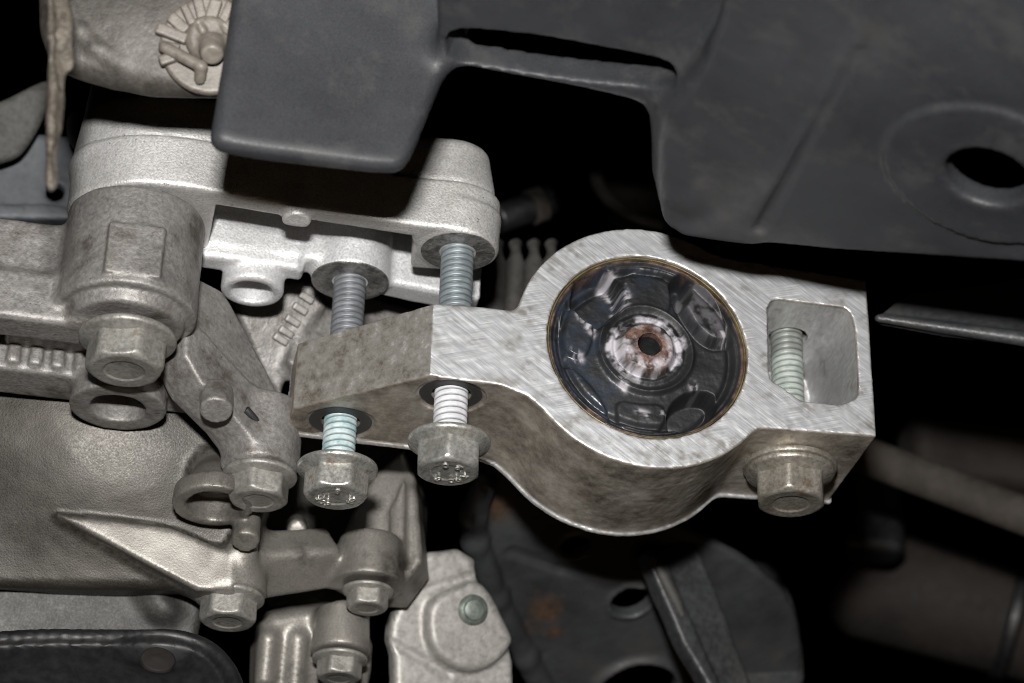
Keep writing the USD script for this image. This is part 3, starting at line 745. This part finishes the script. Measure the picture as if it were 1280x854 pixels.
# corner boss and left flange
zb = Y(160, 412, 15)[2]
g = Grid((-232, -8, -24), (-126, 60, 31), 0.6)
e = smin(cyl(g, (LB[0], LB[1], zb + 4), (LB[0], LB[1], 29.6), 20.6, 20.2, 1.0), cyl(g, (LB[0], LB[1], zb), (LB[0], LB[1], zb + 14), 16.5, 20.4, 1.2), 0.8)
zl0, zl1, zl2 = Y(40, 400, 14)[2], Y(40, 346, 14)[2], Y(40, 276, 14)[2]
e = smin(e, box(g, (-208, 34, (zl1 + zl2) / 2), (46, 20, (zl2 - zl1) / 2), rd=1.2), 3)
e = smin(e, box(g, (-208, 18.5, (zl0 + zl1) / 2), (46, 6.5, (zl1 - zl0) / 2 + 1), rd=2.2), 3)
e = smin(e, box(g, (-164, 32, 12), (24, 10, 16), rd=2), 4)
pc = Y(169, 313, -5)
e = smin(e, box(g, (pc[0], -1.2, pc[2]), (8.2, 4.6, 8.6), rd=0.9), 0.5)
e = roughen(g, e, 0.25, 4, 21)
part(gb, "corner_boss", surface(g, e), CAST_DIRTY)
# ridge with cast teeth, hole boss
g = Grid((-232, 22, -52), (-120, 95, 2), 0.6)
zr1, zr0 = Y(50, 408, 42)[2], Y(50, 468, 42)[2]
P = [(-240, 42), (-190, 41), (-165, 41), (-140, 43), (-122, 45), (-122, 58), (-240, 58)]
sag = 0.022 * np.maximum(-(g.X + 165), 0) ** 1.4
gz = Grid((-232, 22, -52), (-120, 95, 2), 0.6); gz.Z = g.Z + sag * 0 - 0.0
e = zprism(gz, P, zr0, zr1, 1.6)
for k in range(9):
    bx = Y(18 + 28 * k, 440, 40)[0]
    if k in (4, 5, 6):
        continue
    e = smin(e, box(g, (bx, 40.8, (zr0 + zr1) / 2 - 0.5), (1.9, 1.9, (zr1 - zr0) / 2 - 2.2), rd=1.0), 1.6)
hc = Y(147, 511, 46)
e = smin(e, cyl(g, (hc[0], 46, hc[2]), (hc[0], 46, zr1), 14.6, 12.5, 0.7), 2.5)
e = smax(e, -cyl(g, (hc[0], 46, hc[2] - 5), (hc[0], 46, hc[2] + 13), 8.3, 8.3, 0.2), 0.7)
e = roughen(g, e, 0.3, 5, 31)
part(gb, "toothed_flange", surface(g, e), CAST_DIRTY)
# slanted arm with ridge, peg and bolt boss
pl = plane_of((250, 340, 30), (365, 560, 50), (235, 440, 26))
g = Grid((-146, 16, -62), (-94, 80, 20), 0.55)
e = slab(g, soft([(240, 290), (262, 330), (300, 395), (350, 490), (373, 540), (370, 590), (330, 590), (310, 570), (312, 545), (228, 462), (226, 380)], 1), pl, 13, 2.2)
rg = [onplane(px, py, *pl) for px, py in ((236, 405), (300, 478), (370, 548))]
e = smin(e, slab(g, soft([(226, 398), (238, 400), (300, 470), (371, 543), (368, 590), (330, 590), (312, 548), (228, 462)], 1), pl, 10, 1.2, front=1.6), 1.2)
bc = Y(325, 588, 50)
e = smin(e, cyl(g, (bc[0], 50, bc[2]), (bc[0], 50, bc[2] + 22), 11.3, 11.0, 0.8), 3)
pk = Y(270, 514, 27)
e = smin(e, cyl(g, (pk[0], 27, pk[2]), (pk[0], 31, pk[2] + 9), 4.9, 4.9, 0.8), 1.2)
e = roughen(g, e, 0.22, 5, 41)
part(gb, "slanted_arm", surface(g, e), CAST_DIRTY)
mk = [onplane(px, py, *pl) + pl[1] * 1.75 for px, py in ((302, 515), (314, 527), (323, 537), (338, 552))]
part(gb, "marker_line", tube([mk[0], mk[1], mk[2], mk[3]], [1.4, 1.1, 0.6, 0.3], 8), INK)
# shell, lower ribs and bosses
plS = plane_of((20, 480, 66), (290, 560, 66), (150, 740, 86))
plV = plane_of((320, 600, 112), (540, 600, 118), (420, 740, 124))
g = around(0.9, 9, ([(-70, 400), (300, 400), (345, 740), (-70, 740)], plS), ([(320, 560), (560, 860)], plV), ([(290, 560)], plane_of((290, 560, 45), (300, 560, 45), (300, 600, 45))))
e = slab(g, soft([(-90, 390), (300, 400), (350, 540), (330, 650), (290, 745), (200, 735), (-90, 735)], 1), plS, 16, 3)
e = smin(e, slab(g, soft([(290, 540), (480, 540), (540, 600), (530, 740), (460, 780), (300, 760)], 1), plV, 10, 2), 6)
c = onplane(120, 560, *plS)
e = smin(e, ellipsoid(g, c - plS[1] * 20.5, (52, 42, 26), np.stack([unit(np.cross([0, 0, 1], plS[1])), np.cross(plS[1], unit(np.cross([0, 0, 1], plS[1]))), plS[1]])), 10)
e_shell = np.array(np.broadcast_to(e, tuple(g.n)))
# pointed rib
plR = plane_of((80, 645, 74), (290, 735, 74), (220, 655, 72))
e = smin(e, slab(g, [(72, 644), (150, 651), (215, 660), (290, 690), (292, 738), (246, 738)], plR, 16, 1.0), 2.5)
# second hole boss
h2 = Y(266, 634, 57)
e = smin(e, smin(cyl(g, (h2[0], 57, h2[2]), (h2[0], 57.5, h2[2] + 6), 12.4, 12, 0.8), capsule(g, (h2[0], 60, h2[2] + 9), (h2[0] + 1, 70, h2[2] + 19), 7.5, 6), 7), 5)
e = smax(e, -cyl(g, (h2[0] + 0.5, 57, h2[2] - 4), (h2[0] + 0.5, 57.5, h2[2] + 8), 8.6, 8.6, 0.2), 0.7)
# peg, stem and bolt boss below
p3 = Y(307, 678, 64)
e = smin(e, cyl(g, (p3[0], 64, p3[2]), (p3[0], 68, p3[2] + 10), 4.3, 4.4, 0.6), 0.8)
a3, b3 = Y(305, 680, 74), Y(290, 742, 83)
e = smin(e, capsule(g, a3, b3, 4.6, 6.0), 3)
e = smin(e, cyl(g, (b3[0], 85, Y(287, 744, 85)[2]), (b3[0], 85, b3[2] + 12), 11.0, 9.5, 0.8), 3)
# arm to the right with its boss
plA = plane_of((315, 705, 80), (430, 690, 84), (330, 745, 92))
e = smin(e, slab(g, [(312, 704), (330, 694), (425, 688), (440, 735), (330, 752), (305, 748)], plA, 14, 2.5), 3)
c4 = Y(460, 733, 92)
e = smin(e, cyl(g, (c4[0], 92, c4[2]), (c4[0], 92, c4[2] + 16), 11.5, 10, 0.8), 3)
plW = plane_of((420, 640, 100), (520, 640, 92), (470, 735, 96))
e = smin(e, slab(g, [(440, 640), (470, 590), (505, 560), (520, 600), (528, 700), (500, 738), (430, 735), (418, 690)], plW, 16, 1.5), 2)
e = smin(e, slab(g, [(488, 640), (508, 600), (508, 712), (488, 712)], plW, 8, 1.4, front=3), 1.5)
e = smin(e, cyl(g, Y(371, 662, 92), Y(371, 655, 108), 3.2, 3.4, 1.2), 1)
# lower body
c5 = Y(385, 800, 118)
plL = plane_of((325, 775, 112), (455, 762, 114), (390, 850, 122))
e = smin(e, slab(g, soft([(322, 782), (350, 762), (430, 756), (470, 790), (466, 860), (440, 910), (320, 910)], 1), plL, 14, 4), 4)
for px, py, qx, qy, r in ((372, 800, 368, 860, 3.0), (412, 772, 418, 800, 4.5), (335, 800, 330, 850, 3.0)):
    e = smin(e, capsule(g, onplane(px, py, *plL), onplane(qx, qy, *plL), r), 3)
c6 = Y(425, 818, 108)
e = smin(e, cyl(g, (c6[0], 108, c6[2]), (c6[0], 108, c6[2] + 15), 9.5, 8.5, 0.8), 4)
e = roughen(g, e, 0.22, 11, 51)
gv_, gf_ = surface(g, e)
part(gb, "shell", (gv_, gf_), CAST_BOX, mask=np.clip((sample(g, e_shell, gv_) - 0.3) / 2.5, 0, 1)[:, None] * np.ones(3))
plD = plane_of((20, 725, 98), (190, 720, 98), (100, 800, 104))
g = around(0.9, 12, ([(-70, 700), (265, 700), (265, 840), (-70, 840)], plD))
e = slab(g, [(-60, 740), (15, 728), (90, 722), (180, 706), (260, 745), (240, 830), (-60, 830)], plD, 14, 3)
for px, py, r in ((190, 742, 5), (205, 765, 4)):
    q = onplane(px, py, *plD)
    e = smin(e, ellipsoid(g, q, (r, r, r * 0.7)), 4)
e = roughen(g, e, 0.3, 9, 61)
gv_, gf_ = surface(g, e)
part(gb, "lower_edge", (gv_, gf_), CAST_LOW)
# notched lug behind the ear
plN = plane_of((330, 380, 66), (400, 370, 66), (345, 440, 74))
g = around(0.7, 9, ([(280, 345), (565, 345), (565, 510), (280, 510)], plN))
e = slab(g, [(325, 372), (352, 350), (395, 350), (408, 385), (360, 440), (352, 500), (330, 470), (300, 400), (290, 380)], plN, 12, 2)
e = smin(e, slab(g, [(395, 352), (520, 385), (560, 400), (430, 430), (375, 470), (360, 450)], plane_of((400, 380, 72), (520, 390, 78), (380, 440, 72)), 8, 1.5), 4)
e = roughen(g, e, 0.25, 5, 71)
lug = part(gb, "notched_lug", surface(g, e), CAST_DIRTY)
for px, py in ((382, 372), (374, 386), (365, 401), (357, 415), (350, 424)):
    q = onplane(px, py, *plN); u = unit(onplane(px + 8, py + 5, *plN) - q); w = np.cross(plN[1], u)
    gg = Grid(q - 5, q + 5, 0.35)
    part(lug, "notch_rib", surface(gg, box(gg, q + plN[1] * 0.5, (2.6, 1.2, 1.5), np.stack([u, w, plN[1]]), 0.4)), COVER)

# ---------------------------------------------------------------- black subframe in front, upper right, with hanging lug
sf = thing("subframe", "black painted steel subframe with a hanging lug across the top right", "subframe", (40, -80, 0))
plP = plane_of((835, 292, -38), (1280, 330, -92), (1075, 60, -149))
yP = lambda px, py: onplane(px, py, *plP)
f88 = (np.array([0, -75., 0]), unit([0, -1., -0.10]))
f62 = plane_of((560, 60, -84), (880, 60, -113), (820, 170, -75))
g = around(1.05, 9, ([(820, 150), (840, 291), (1350, 340), (1350, -70), (1080, -70)], plP), ([(262, 150), (268, 215), (960, 220), (960, -70), (262, -70)], f88), ([(560, 0), (900, 300)], (np.array([0, -34., 0]), np.array([0, -1., 0]))))
e = slab(g, soft([(850, 292), (860, 294), (950, 308), (1300, 333), (1460, 345), (1420, -110), (1080, -110), (1075, 60), (955, 250)], 1), plP, 5, 2.4)
hcx = yP(1235, 219); ux = unit(yP(1290, 219) - hcx); rh = np.linalg.norm(yP(1287, 219) - hcx); rc = np.linalg.norm(yP(1365, 219) - hcx)
e = smin(e, cyl(g, hcx - plP[1] * 6, hcx + plP[1] * 1.2, rc, rc, 0.8), 0.8)
e = smax(e, -cyl(g, hcx - plP[1] * 30, hcx + plP[1] * 20, rh, rh, 0.1), 1.6)
cA, cB = yP(962, 252), yP(1075, 60)
wl_o = cA; wl_n = unit(np.cross(cB - cA, Y(826, 285, -40) - cA)); wl_n = wl_n if wl_n @ (EYE - cA) > 0 else -wl_n
e2 = slab(g, soft([(820, 150), (821, 240), (823, 275), (838, 292), (900, 300), (955, 306), (972, 240), (1080, 60), (1130, -110), (920, -110), (890, 60), (840, 130)], 1), (wl_o, wl_n), 7, 3.0)
lugd = slab(g, soft([(302, -90), (288, 20), (266, 150), (264, 176), (300, 186), (400, 199), (490, 211), (512, 203), (530, 160), (556, 90), (590, 10), (620, -90)], 1), f88, 7, 3.4)
lugd = smin(lugd, slab(g, [(540, -90), (548, 20), (515, 150), (522, 158), (548, 110), (575, 40), (600, 0), (620, -90)], (f88[0] + np.array([0, 6, 0]), f88[1]), 26, 3), 5)
band = slab(g, soft([(540, -90), (545, 30), (545, 82), (566, 84), (690, 107), (780, 126), (812, 136), (822, 165), (824, 230), (880, 250), (960, 100), (960, -90)], 1), f62, 9, 3.0)
slot = slab(g, soft([(556, 44), (582, 36), (690, 48), (800, 70), (862, 84), (876, 96), (852, 109), (820, 110), (760, 105), (690, 98), (620, 86), (556, 78)], 1), f62, 60, 1, front=30)
band = smax(band, -slot, 1.2)
e = smin(smin(e, e2, 5.0), smin(lugd, band, 7), 10)
gv = 0.55 * (wl_n + plP[1])
e = smax(e, -capsule(g, yP(952, 285) + gv * 1.6, yP(1075, 60) + gv * 1.5, 2.6, 1.3), 1.0)
e = roughen(g, e, 0.4, 22, 81)
part(sf, "pressed_shell", surface(g, e), DARK)
plB = plane_of((1100, 360, 12), (1280, 350, 2), (1280, 425, 0))
g = around(0.8, 7, ([(1090, 320), (1350, 320), (1350, 450), (1090, 450)], plB))
e = slab(g, [(1135, 362), (1150, 350), (1095, 396), (1180, 412), (1420, 440), (1420, 330)], plB, 5, 1.5)
e = smin(e, capsule(g, onplane(1098, 398, *plB), onplane(1420, 444, *plB), 1.2, 3.2), 2)
part(sf, "rear_flange", surface(g, e), STAMPED)

# ---------------------------------------------------------------- upper left: shield, retaining clip, torn foil, plates
sh = thing("heat_shield", "brownish rounded heat shield in the top left corner above the bright arm", "heat shield", (-150, 20, 80))
f10 = (np.array([0, -90., 90]), unit([-0.1, -1, -0.35]))
g = around(0.75, 9, ([(50, -70), (50, 115), (330, 125), (330, -70)], f10))
e = slab(g, soft([(60, -70), (64, 30), (76, 72), (92, 80), (140, 90), (215, 104), (330, 118), (330, -70)], 2), f10, 4.5, 2)
qd = onplane(190, 20, *f10)
e = smin(e, ellipsoid(g, qd - f10[1] * 2, (30, 22, 6), np.stack([unit(np.cross([0, 0, 1], f10[1])), np.cross(f10[1], unit(np.cross([0, 0, 1], f10[1]))), f10[1]])), 6)
q0 = [onplane(px, py, *f10) + f10[1] * 0.5 for px, py in ((88, 10), (100, 40), (120, 62), (150, 80))]
for a, b in zip(q0[:-1], q0[1:]):
    e = smin(e, capsule(g, a, b, 2.2), 2.5)
e = roughen(g, e, 0.35, 14, 91)
part(sh, "shield", surface(g, e), SHIELD)
pc = thing("retaining_clip", "cream ribbed plastic retaining clip on the shield in the top left", "clip", onplane(262, 60, *f10))
cc = onplane(264, 62, *f10); n = f10[1]; ux = unit(np.cross(n, [0, 0, 1])) * -1; uz = np.cross(n, ux); uz = uz if uz[2] > 0 else -uz
cc = cc + n * 4.6


def P3(px, py, hgt=0.0):
    return onplane(px, py, cc, n) + n * hgt


def clip_box(px, py, ang, half, hgt, rd=0.5):
    c = P3(px, py, hgt); a = math.cos(ang) * ux + math.sin(ang) * uz; b = np.cross(n, a)
    gg = Grid(c - max(half) - 2, c + max(half) + 2, 0.35)
    return surface(gg, box(gg, c, half, np.stack([a, b, n]), rd))


mmpx = np.linalg.norm(P3(300, 60) - P3(264, 60)) / 36
gg = Grid(cc - 20, cc + 20, 0.45)
e = cyl(gg, cc - n * 1.6, cc + n * 0.4, 14.2, 13.6, 0.6)
part(pc, "base_disc", surface(gg, e), CREAM)
for k in range(11):
    a_ = math.radians(8 + 19 * k)
    part(pc, "tooth", clip_box(262 + 50 * math.cos(a_), 60 - 46 * math.sin(a_), a_ + 0.12 * math.sin(k * 2.7), (3.6 + 0.9 * math.sin(k * 4.1), 1.45 + 0.3 * math.sin(k * 1.9), 1.1 + 0.4 * math.sin(k * 3.3)), 1.4, 0.5), CREAM)
gg = Grid(cc - 16, cc + 16, 0.4)
hub = smin(cyl(gg, P3(262, 50, 0.8), P3(262, 50, 3.6), 7.2, 5.6, 1), cyl(gg, P3(265, 56, 2), P3(266, 78, 6.5), 3.9, 3.1, 0.9), 1.2)
for px in (251, 281):
    hub = smax(hub, -capsule(gg, P3(px - 4, 30, 4.5), P3(px + 3, 42, 3.4), 1.2), 0.4)
part(pc, "hub", surface(gg, hub), CREAM)
gg = Grid(P3(228, 78) - 16, P3(228, 78) + np.array([18, 14, 16]), 0.4)
e = smin(capsule(gg, P3(206, 62, 2.2), P3(252, 88, 4.0), 1.7), capsule(gg, P3(252, 88, 4.0), P3(250, 102, 1), 1.7), 0.5)
e = np.maximum(e, -(gg.dot(P3(228, 78, 1.6), n)))
part(pc, "lever", surface(gg, e), CREAM)
# torn foil strip
fF = (np.array([0, -97., 80]), np.array([0, -1., 0]))
g = around(0.5, 5, ([(52, -30), (100, -30), (100, 240), (52, 240)], fF))
e = slab(g, soft([(56, -40), (60, 60), (59, 120), (58, 180), (55, 225), (62, 239), (74, 228), (73, 195), (78, 150), (82, 115), (84, 88), (96, 82), (92, 40), (84, -40)], 2), fF, 2.2, 1.0)
ed = [onplane(px, py, *fF) + fF[1] * 0.6 for px, py in ((60, -30), (64, 50), (66, 110), (63, 180), (62, 225))]
for a, b in zip(ed[:-1], ed[1:]):
    e = smin(e, capsule(g, a, b, 0.9), 1.5)
e = roughen(g, e, 1.1, np.array([3.2, 4.0, 11.0]), 95, 4)
single("foil_strip", "torn crumpled strip of foil hanging down at the left edge", "foil strip", surface(g, e), FOIL)
plG = plane_of((0, 150, 78), (55, 100, 78), (30, 200, 84))
g = around(0.9, 8, ([(-60, 90), (75, 90), (75, 210), (-60, 210)], plG))
single("grey_plate", "grey rounded plate in the far left behind the foil strip", "plate", surface(g, slab(g, soft([(-60, 140), (0, 128), (45, 104), (68, 96), (66, 130), (42, 178), (20, 202), (-60, 208)]), plG, 6, 2.5)), GREYPLATE)
plH = plane_of((20, 180, 96), (100, 180, 96), (50, 255, 100))
g = around(0.9, 8, ([(-60, 160), (135, 160), (135, 290), (-60, 290)], plH))
e = slab(g, [(-60, 190), (30, 165), (90, 170), (125, 180), (128, 268), (-60, 268)], plH, 5, 1.5)
hq = onplane(69, 240, *plH)
e = smax(e, -cyl(g, hq - plH[1] * 12, hq + plH[1] * 12, 3.0, 3.0, 0.1), 0.6)
e = smin(e, slab(g, [(-60, 262), (60, 262), (130, 272), (130, 282), (-60, 280)], plH, 5, 1, front=6), 2)
single("blue_grey_sheet", "blue grey sheet metal with a dark oval hole at the far left", "sheet", surface(g, e), BLUEGREY)
g = Grid((-180, 40, 30), (-120, 110, 100), 0.9)
single("dark_hose", "dark dirty hose end in the shade under the heat shield", "hose", surface(g, capsule(g, Y(108, 70, 70), Y(112, 165, 74), 6.5, 7.5)), FAR_BROWN)

# ---------------------------------------------------------------- below and behind: pressed steel arm, tab, pale cover, black cover, far parts
plK = plane_of((600, 650, 112), (860, 680, 126), (700, 854, 190))
g = around(1.0, 8, ([(575, 585), (720, 590), (985, 690), (1010, 920), (575, 920)], plK))
e = slab(g, soft([(598, 600), (640, 590), (720, 620), (800, 640), (900, 680), (985, 740), (1005, 800), (1000, 900), (690, 900), (640, 810), (598, 720), (580, 660)], 2), plK, 5, 2.0)
rim = [onplane(px, py, *plK) + plK[1] * 2 for px, py in ((604, 600), (590, 640), (592, 672), (618, 740), (655, 815), (700, 900))]
for a, b in zip(rim[:-1], rim[1:]):
    e = smin(e, capsule(g, a, b, 4.2, 4.2), 3)
r2 = [onplane(px, py, *plK) + plK[1] * 1.2 for px, py in ((640, 690), (700, 712), (810, 728))]
for a, b in zip(r2[:-1], r2[1:]):
    e = smax(e, -capsule(g, a, b, 2.0), 2)
for px, py, r in ((789, 752, 7.0), (720, 684, 5.0)):
    q = onplane(px, py, *plK)
    e = smin(e, cyl(g, q - plK[1] * 4, q + plK[1] * 1.2, r + 2.4, r + 1.6, 1.0), 1.5)
    e = smax(e, -cyl(g, q - plK[1] * 20, q + plK[1] * 10, r, r, 0.1), 1.5)
q = onplane(795, 862, *plK)
e = smin(e, cyl(g, q - plK[1] * 4, q + plK[1] * 2.5, 18.5, 16.5, 1.0), 2.5)
e = smax(e, -cyl(g, q - plK[1] * 30, q + plK[1] * 20, 14.5, 14.5, 0.1), 2.0)
e = roughen(g, e, 0.4, 10, 101)
ka = thing("control_arm", "black pressed steel arm with holes below the bracket ring", "control arm", (10, 140, -120))
pv, pf = surface(g, e)
rm = np.zeros(len(pv)); nz = meshkit.fbm(pv / 5, 4, 77)
for px, py, r in ((684, 765, 11), (628, 632, 8), (720, 690, 7), (690, 790, 5)):
    q = onplane(px, py, *plK)
    rm = np.maximum(rm, np.clip((r - np.linalg.norm(pv - q, axis=1)) / r * 1.3 + (nz - 0.55) * 2.2, 0, 1))
part(ka, "pressing", (pv, pf), STAMPED_RUSTY, mask=np.repeat(rm[:, None], 3, 1))
plT = plane_of((810, 690, 122), (900, 690, 128), (880, 850, 132))
g = around(0.9, 8, ([(800, 670), (880, 665), (960, 920), (800, 920)], plT))
e = slab(g, [(803, 692), (870, 672), (905, 760), (950, 880), (905, 880), (855, 800)], plT, 5, 1.5)
e = smin(e, slab(g, [(802, 692), (826, 690), (850, 750), (885, 830), (910, 880), (895, 880), (850, 805)], plT, 6, 1.2, front=2.2), 1.0)
e = roughen(g, e, 0.4, 6, 111)
tb = thing("bracket_tab", "dark folded steel tab with a pale scraped edge below the ring", "tab", (30, 130, -120))
part(tb, "tab_plate", surface(g, e), STAMPED)
w = [onplane(px, py, *plT) + plT[1] * 1.9 for px, py in ((812, 698), (825, 722), (840, 750), (850, 772))]
part(tb, "scraped_edge", tube(w, [1.4, 2.2, 2.2, 1.2], 10), RUBBER)
# far side pressing right of the tab
plX = plane_of((890, 690, 190), (1000, 740, 190), (950, 850, 190))
g = around(1.2, 9, ([(880, 680), (1010, 680), (1010, 920), (880, 920)], plX))
single("rear_pressing", "dark blurred pressed panel between the tab and the cylinder", "panel", surface(g, slab(g, soft([(870, 690), (940, 684), (985, 720), (1004, 790), (1010, 880), (890, 880)]), plX, 6, 2.5)), STAMPED)
# pale cover with raised tongue
plJ = plane_of((500, 740, 112), (620, 740, 116), (560, 850, 124))
g = around(0.8, 9, ([(485, 690), (645, 690), (645, 920), (485, 920)], plJ))
e = slab(g, soft([(520, 692), (592, 684), (600, 745), (642, 800), (644, 910), (488, 910), (496, 830), (484, 790), (505, 745)], 1), plJ, 8, 2)
e = smin(e, slab(g, soft([(530, 755), (560, 735), (598, 720), (630, 780), (640, 806), (610, 836), (575, 842), (540, 822), (530, 795)], 2), plJ, 8, 2.6, front=4.0), 2)
e = smax(e, -capsule(g, onplane(505, 745, *plJ) + plJ[1], onplane(590, 720, *plJ) + plJ[1], 1.8), 1.0)
e = smax(e, -capsule(g, onplane(490, 803, *plJ) + plJ[1], onplane(560, 842, *plJ) + plJ[1], 1.8), 1.0)
pcv = thing("pale_cover", "pale grey cover plate with a raised rounded tongue at the bottom centre", "cover", onplane(565, 850, *plJ))
part(pcv, "plate", surface(g, roughen(g, e, 0.3, 6, 121)), COVER)
qb = onplane(586, 763, *plJ) + plJ[1] * 4.5
part(pcv, "screw_head", lathe([(0.01, 1.6), (3.0, 1.6), (3.5, 1.1), (3.7, 0.4), (5.0, 0.3), (5.2, -1)], qb, plJ[1], 32), GREEN_BOLT)
# black cover bottom left
plC = plane_of((20, 800, 70), (260, 810, 74), (150, 850, 66))
g = around(0.9, 9, ([(-70, 785), (300, 785), (300, 920), (-70, 920)], plC))
crv = [(-80, 806), (0, 798), (60, 795), (120, 796), (170, 796), (212, 795), (242, 801), (266, 813), (286, 836), (298, 866), (306, 910)]
e = slab(g, crv + [(-80, 910)], plC, 8, 2.0)
cw = [onplane(px, py + 3, *plC) + plC[1] * 0.6 for px, py in soft(crv, 2)[:-4]]
for a, b in zip(cw[:-1], cw[1:]):
    e = smin(e, capsule(g, a, b, 2.3), 1.0)
qc = onplane(198, 822, *plC)
e = smax(e, -ellipsoid(g, qc + plC[1] * 2, (11, 7, 4.5), np.stack([unit(np.cross([0, 0, 1], plC[1])), np.cross(plC[1], unit(np.cross([0, 0, 1], plC[1]))), plC[1]])), 2)
bcv = thing("black_cover", "black plastic cover with a sunken plug along the bottom left edge", "cover", (-165, 70, -125))
part(bcv, "shell", surface(g, e), FAR_DARK)
part(bcv, "plug", lathe([(0.01, 1.2), (1.8, 1.2), (2.2, 0.8), (4.6, 0.7), (5.2, 0.2), (5.2, -3)], qc - plC[1] * 1.0, plC[1], 32), FAR_BROWN)
# far parts, blurred
a, b = Y(1055, 560, 170), Y(1400, 690, 150)
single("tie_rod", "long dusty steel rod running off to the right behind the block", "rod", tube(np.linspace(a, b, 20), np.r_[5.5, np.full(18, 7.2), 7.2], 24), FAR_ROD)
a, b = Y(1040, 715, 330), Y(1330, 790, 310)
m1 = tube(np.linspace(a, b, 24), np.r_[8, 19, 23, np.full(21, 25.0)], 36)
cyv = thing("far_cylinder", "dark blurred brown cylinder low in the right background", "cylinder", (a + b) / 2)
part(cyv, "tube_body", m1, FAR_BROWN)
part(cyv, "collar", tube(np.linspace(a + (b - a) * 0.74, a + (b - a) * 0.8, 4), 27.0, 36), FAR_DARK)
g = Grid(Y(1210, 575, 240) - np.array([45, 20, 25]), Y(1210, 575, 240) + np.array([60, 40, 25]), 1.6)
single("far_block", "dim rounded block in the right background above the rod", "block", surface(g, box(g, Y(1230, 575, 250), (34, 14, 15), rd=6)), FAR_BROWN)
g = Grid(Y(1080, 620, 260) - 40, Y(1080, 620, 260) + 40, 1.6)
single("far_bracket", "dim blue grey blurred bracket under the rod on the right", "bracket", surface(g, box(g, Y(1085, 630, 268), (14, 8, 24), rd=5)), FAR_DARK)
# bellows
pts = np.array([Y(px, py, 100) for px, py in ((655, 300), (652, 345), (645, 395), (640, 430))])
bl = thing("rubber_boot", "grey ribbed rubber boot behind the bracket ring on the left", "boot", pts[-1])
axis = unit(pts[0] - pts[-1])
for k, px in enumerate((622, 645, 668, 690)):
    part(bl, "fold", tube(np.array([Y(px + 1, 300, 104), Y(px, 306, 101), Y(px - 1, 330, 100), Y(px - 6, 430, 100)]), [0.6, 2.6, 3.5, 3.7], 14), RUBBER)
a, b, c_ = Y(745, 215, 150), Y(748, 262, 150), Y(830, 280, 150)
t = np.linspace(0, 1, 24)[:, None]
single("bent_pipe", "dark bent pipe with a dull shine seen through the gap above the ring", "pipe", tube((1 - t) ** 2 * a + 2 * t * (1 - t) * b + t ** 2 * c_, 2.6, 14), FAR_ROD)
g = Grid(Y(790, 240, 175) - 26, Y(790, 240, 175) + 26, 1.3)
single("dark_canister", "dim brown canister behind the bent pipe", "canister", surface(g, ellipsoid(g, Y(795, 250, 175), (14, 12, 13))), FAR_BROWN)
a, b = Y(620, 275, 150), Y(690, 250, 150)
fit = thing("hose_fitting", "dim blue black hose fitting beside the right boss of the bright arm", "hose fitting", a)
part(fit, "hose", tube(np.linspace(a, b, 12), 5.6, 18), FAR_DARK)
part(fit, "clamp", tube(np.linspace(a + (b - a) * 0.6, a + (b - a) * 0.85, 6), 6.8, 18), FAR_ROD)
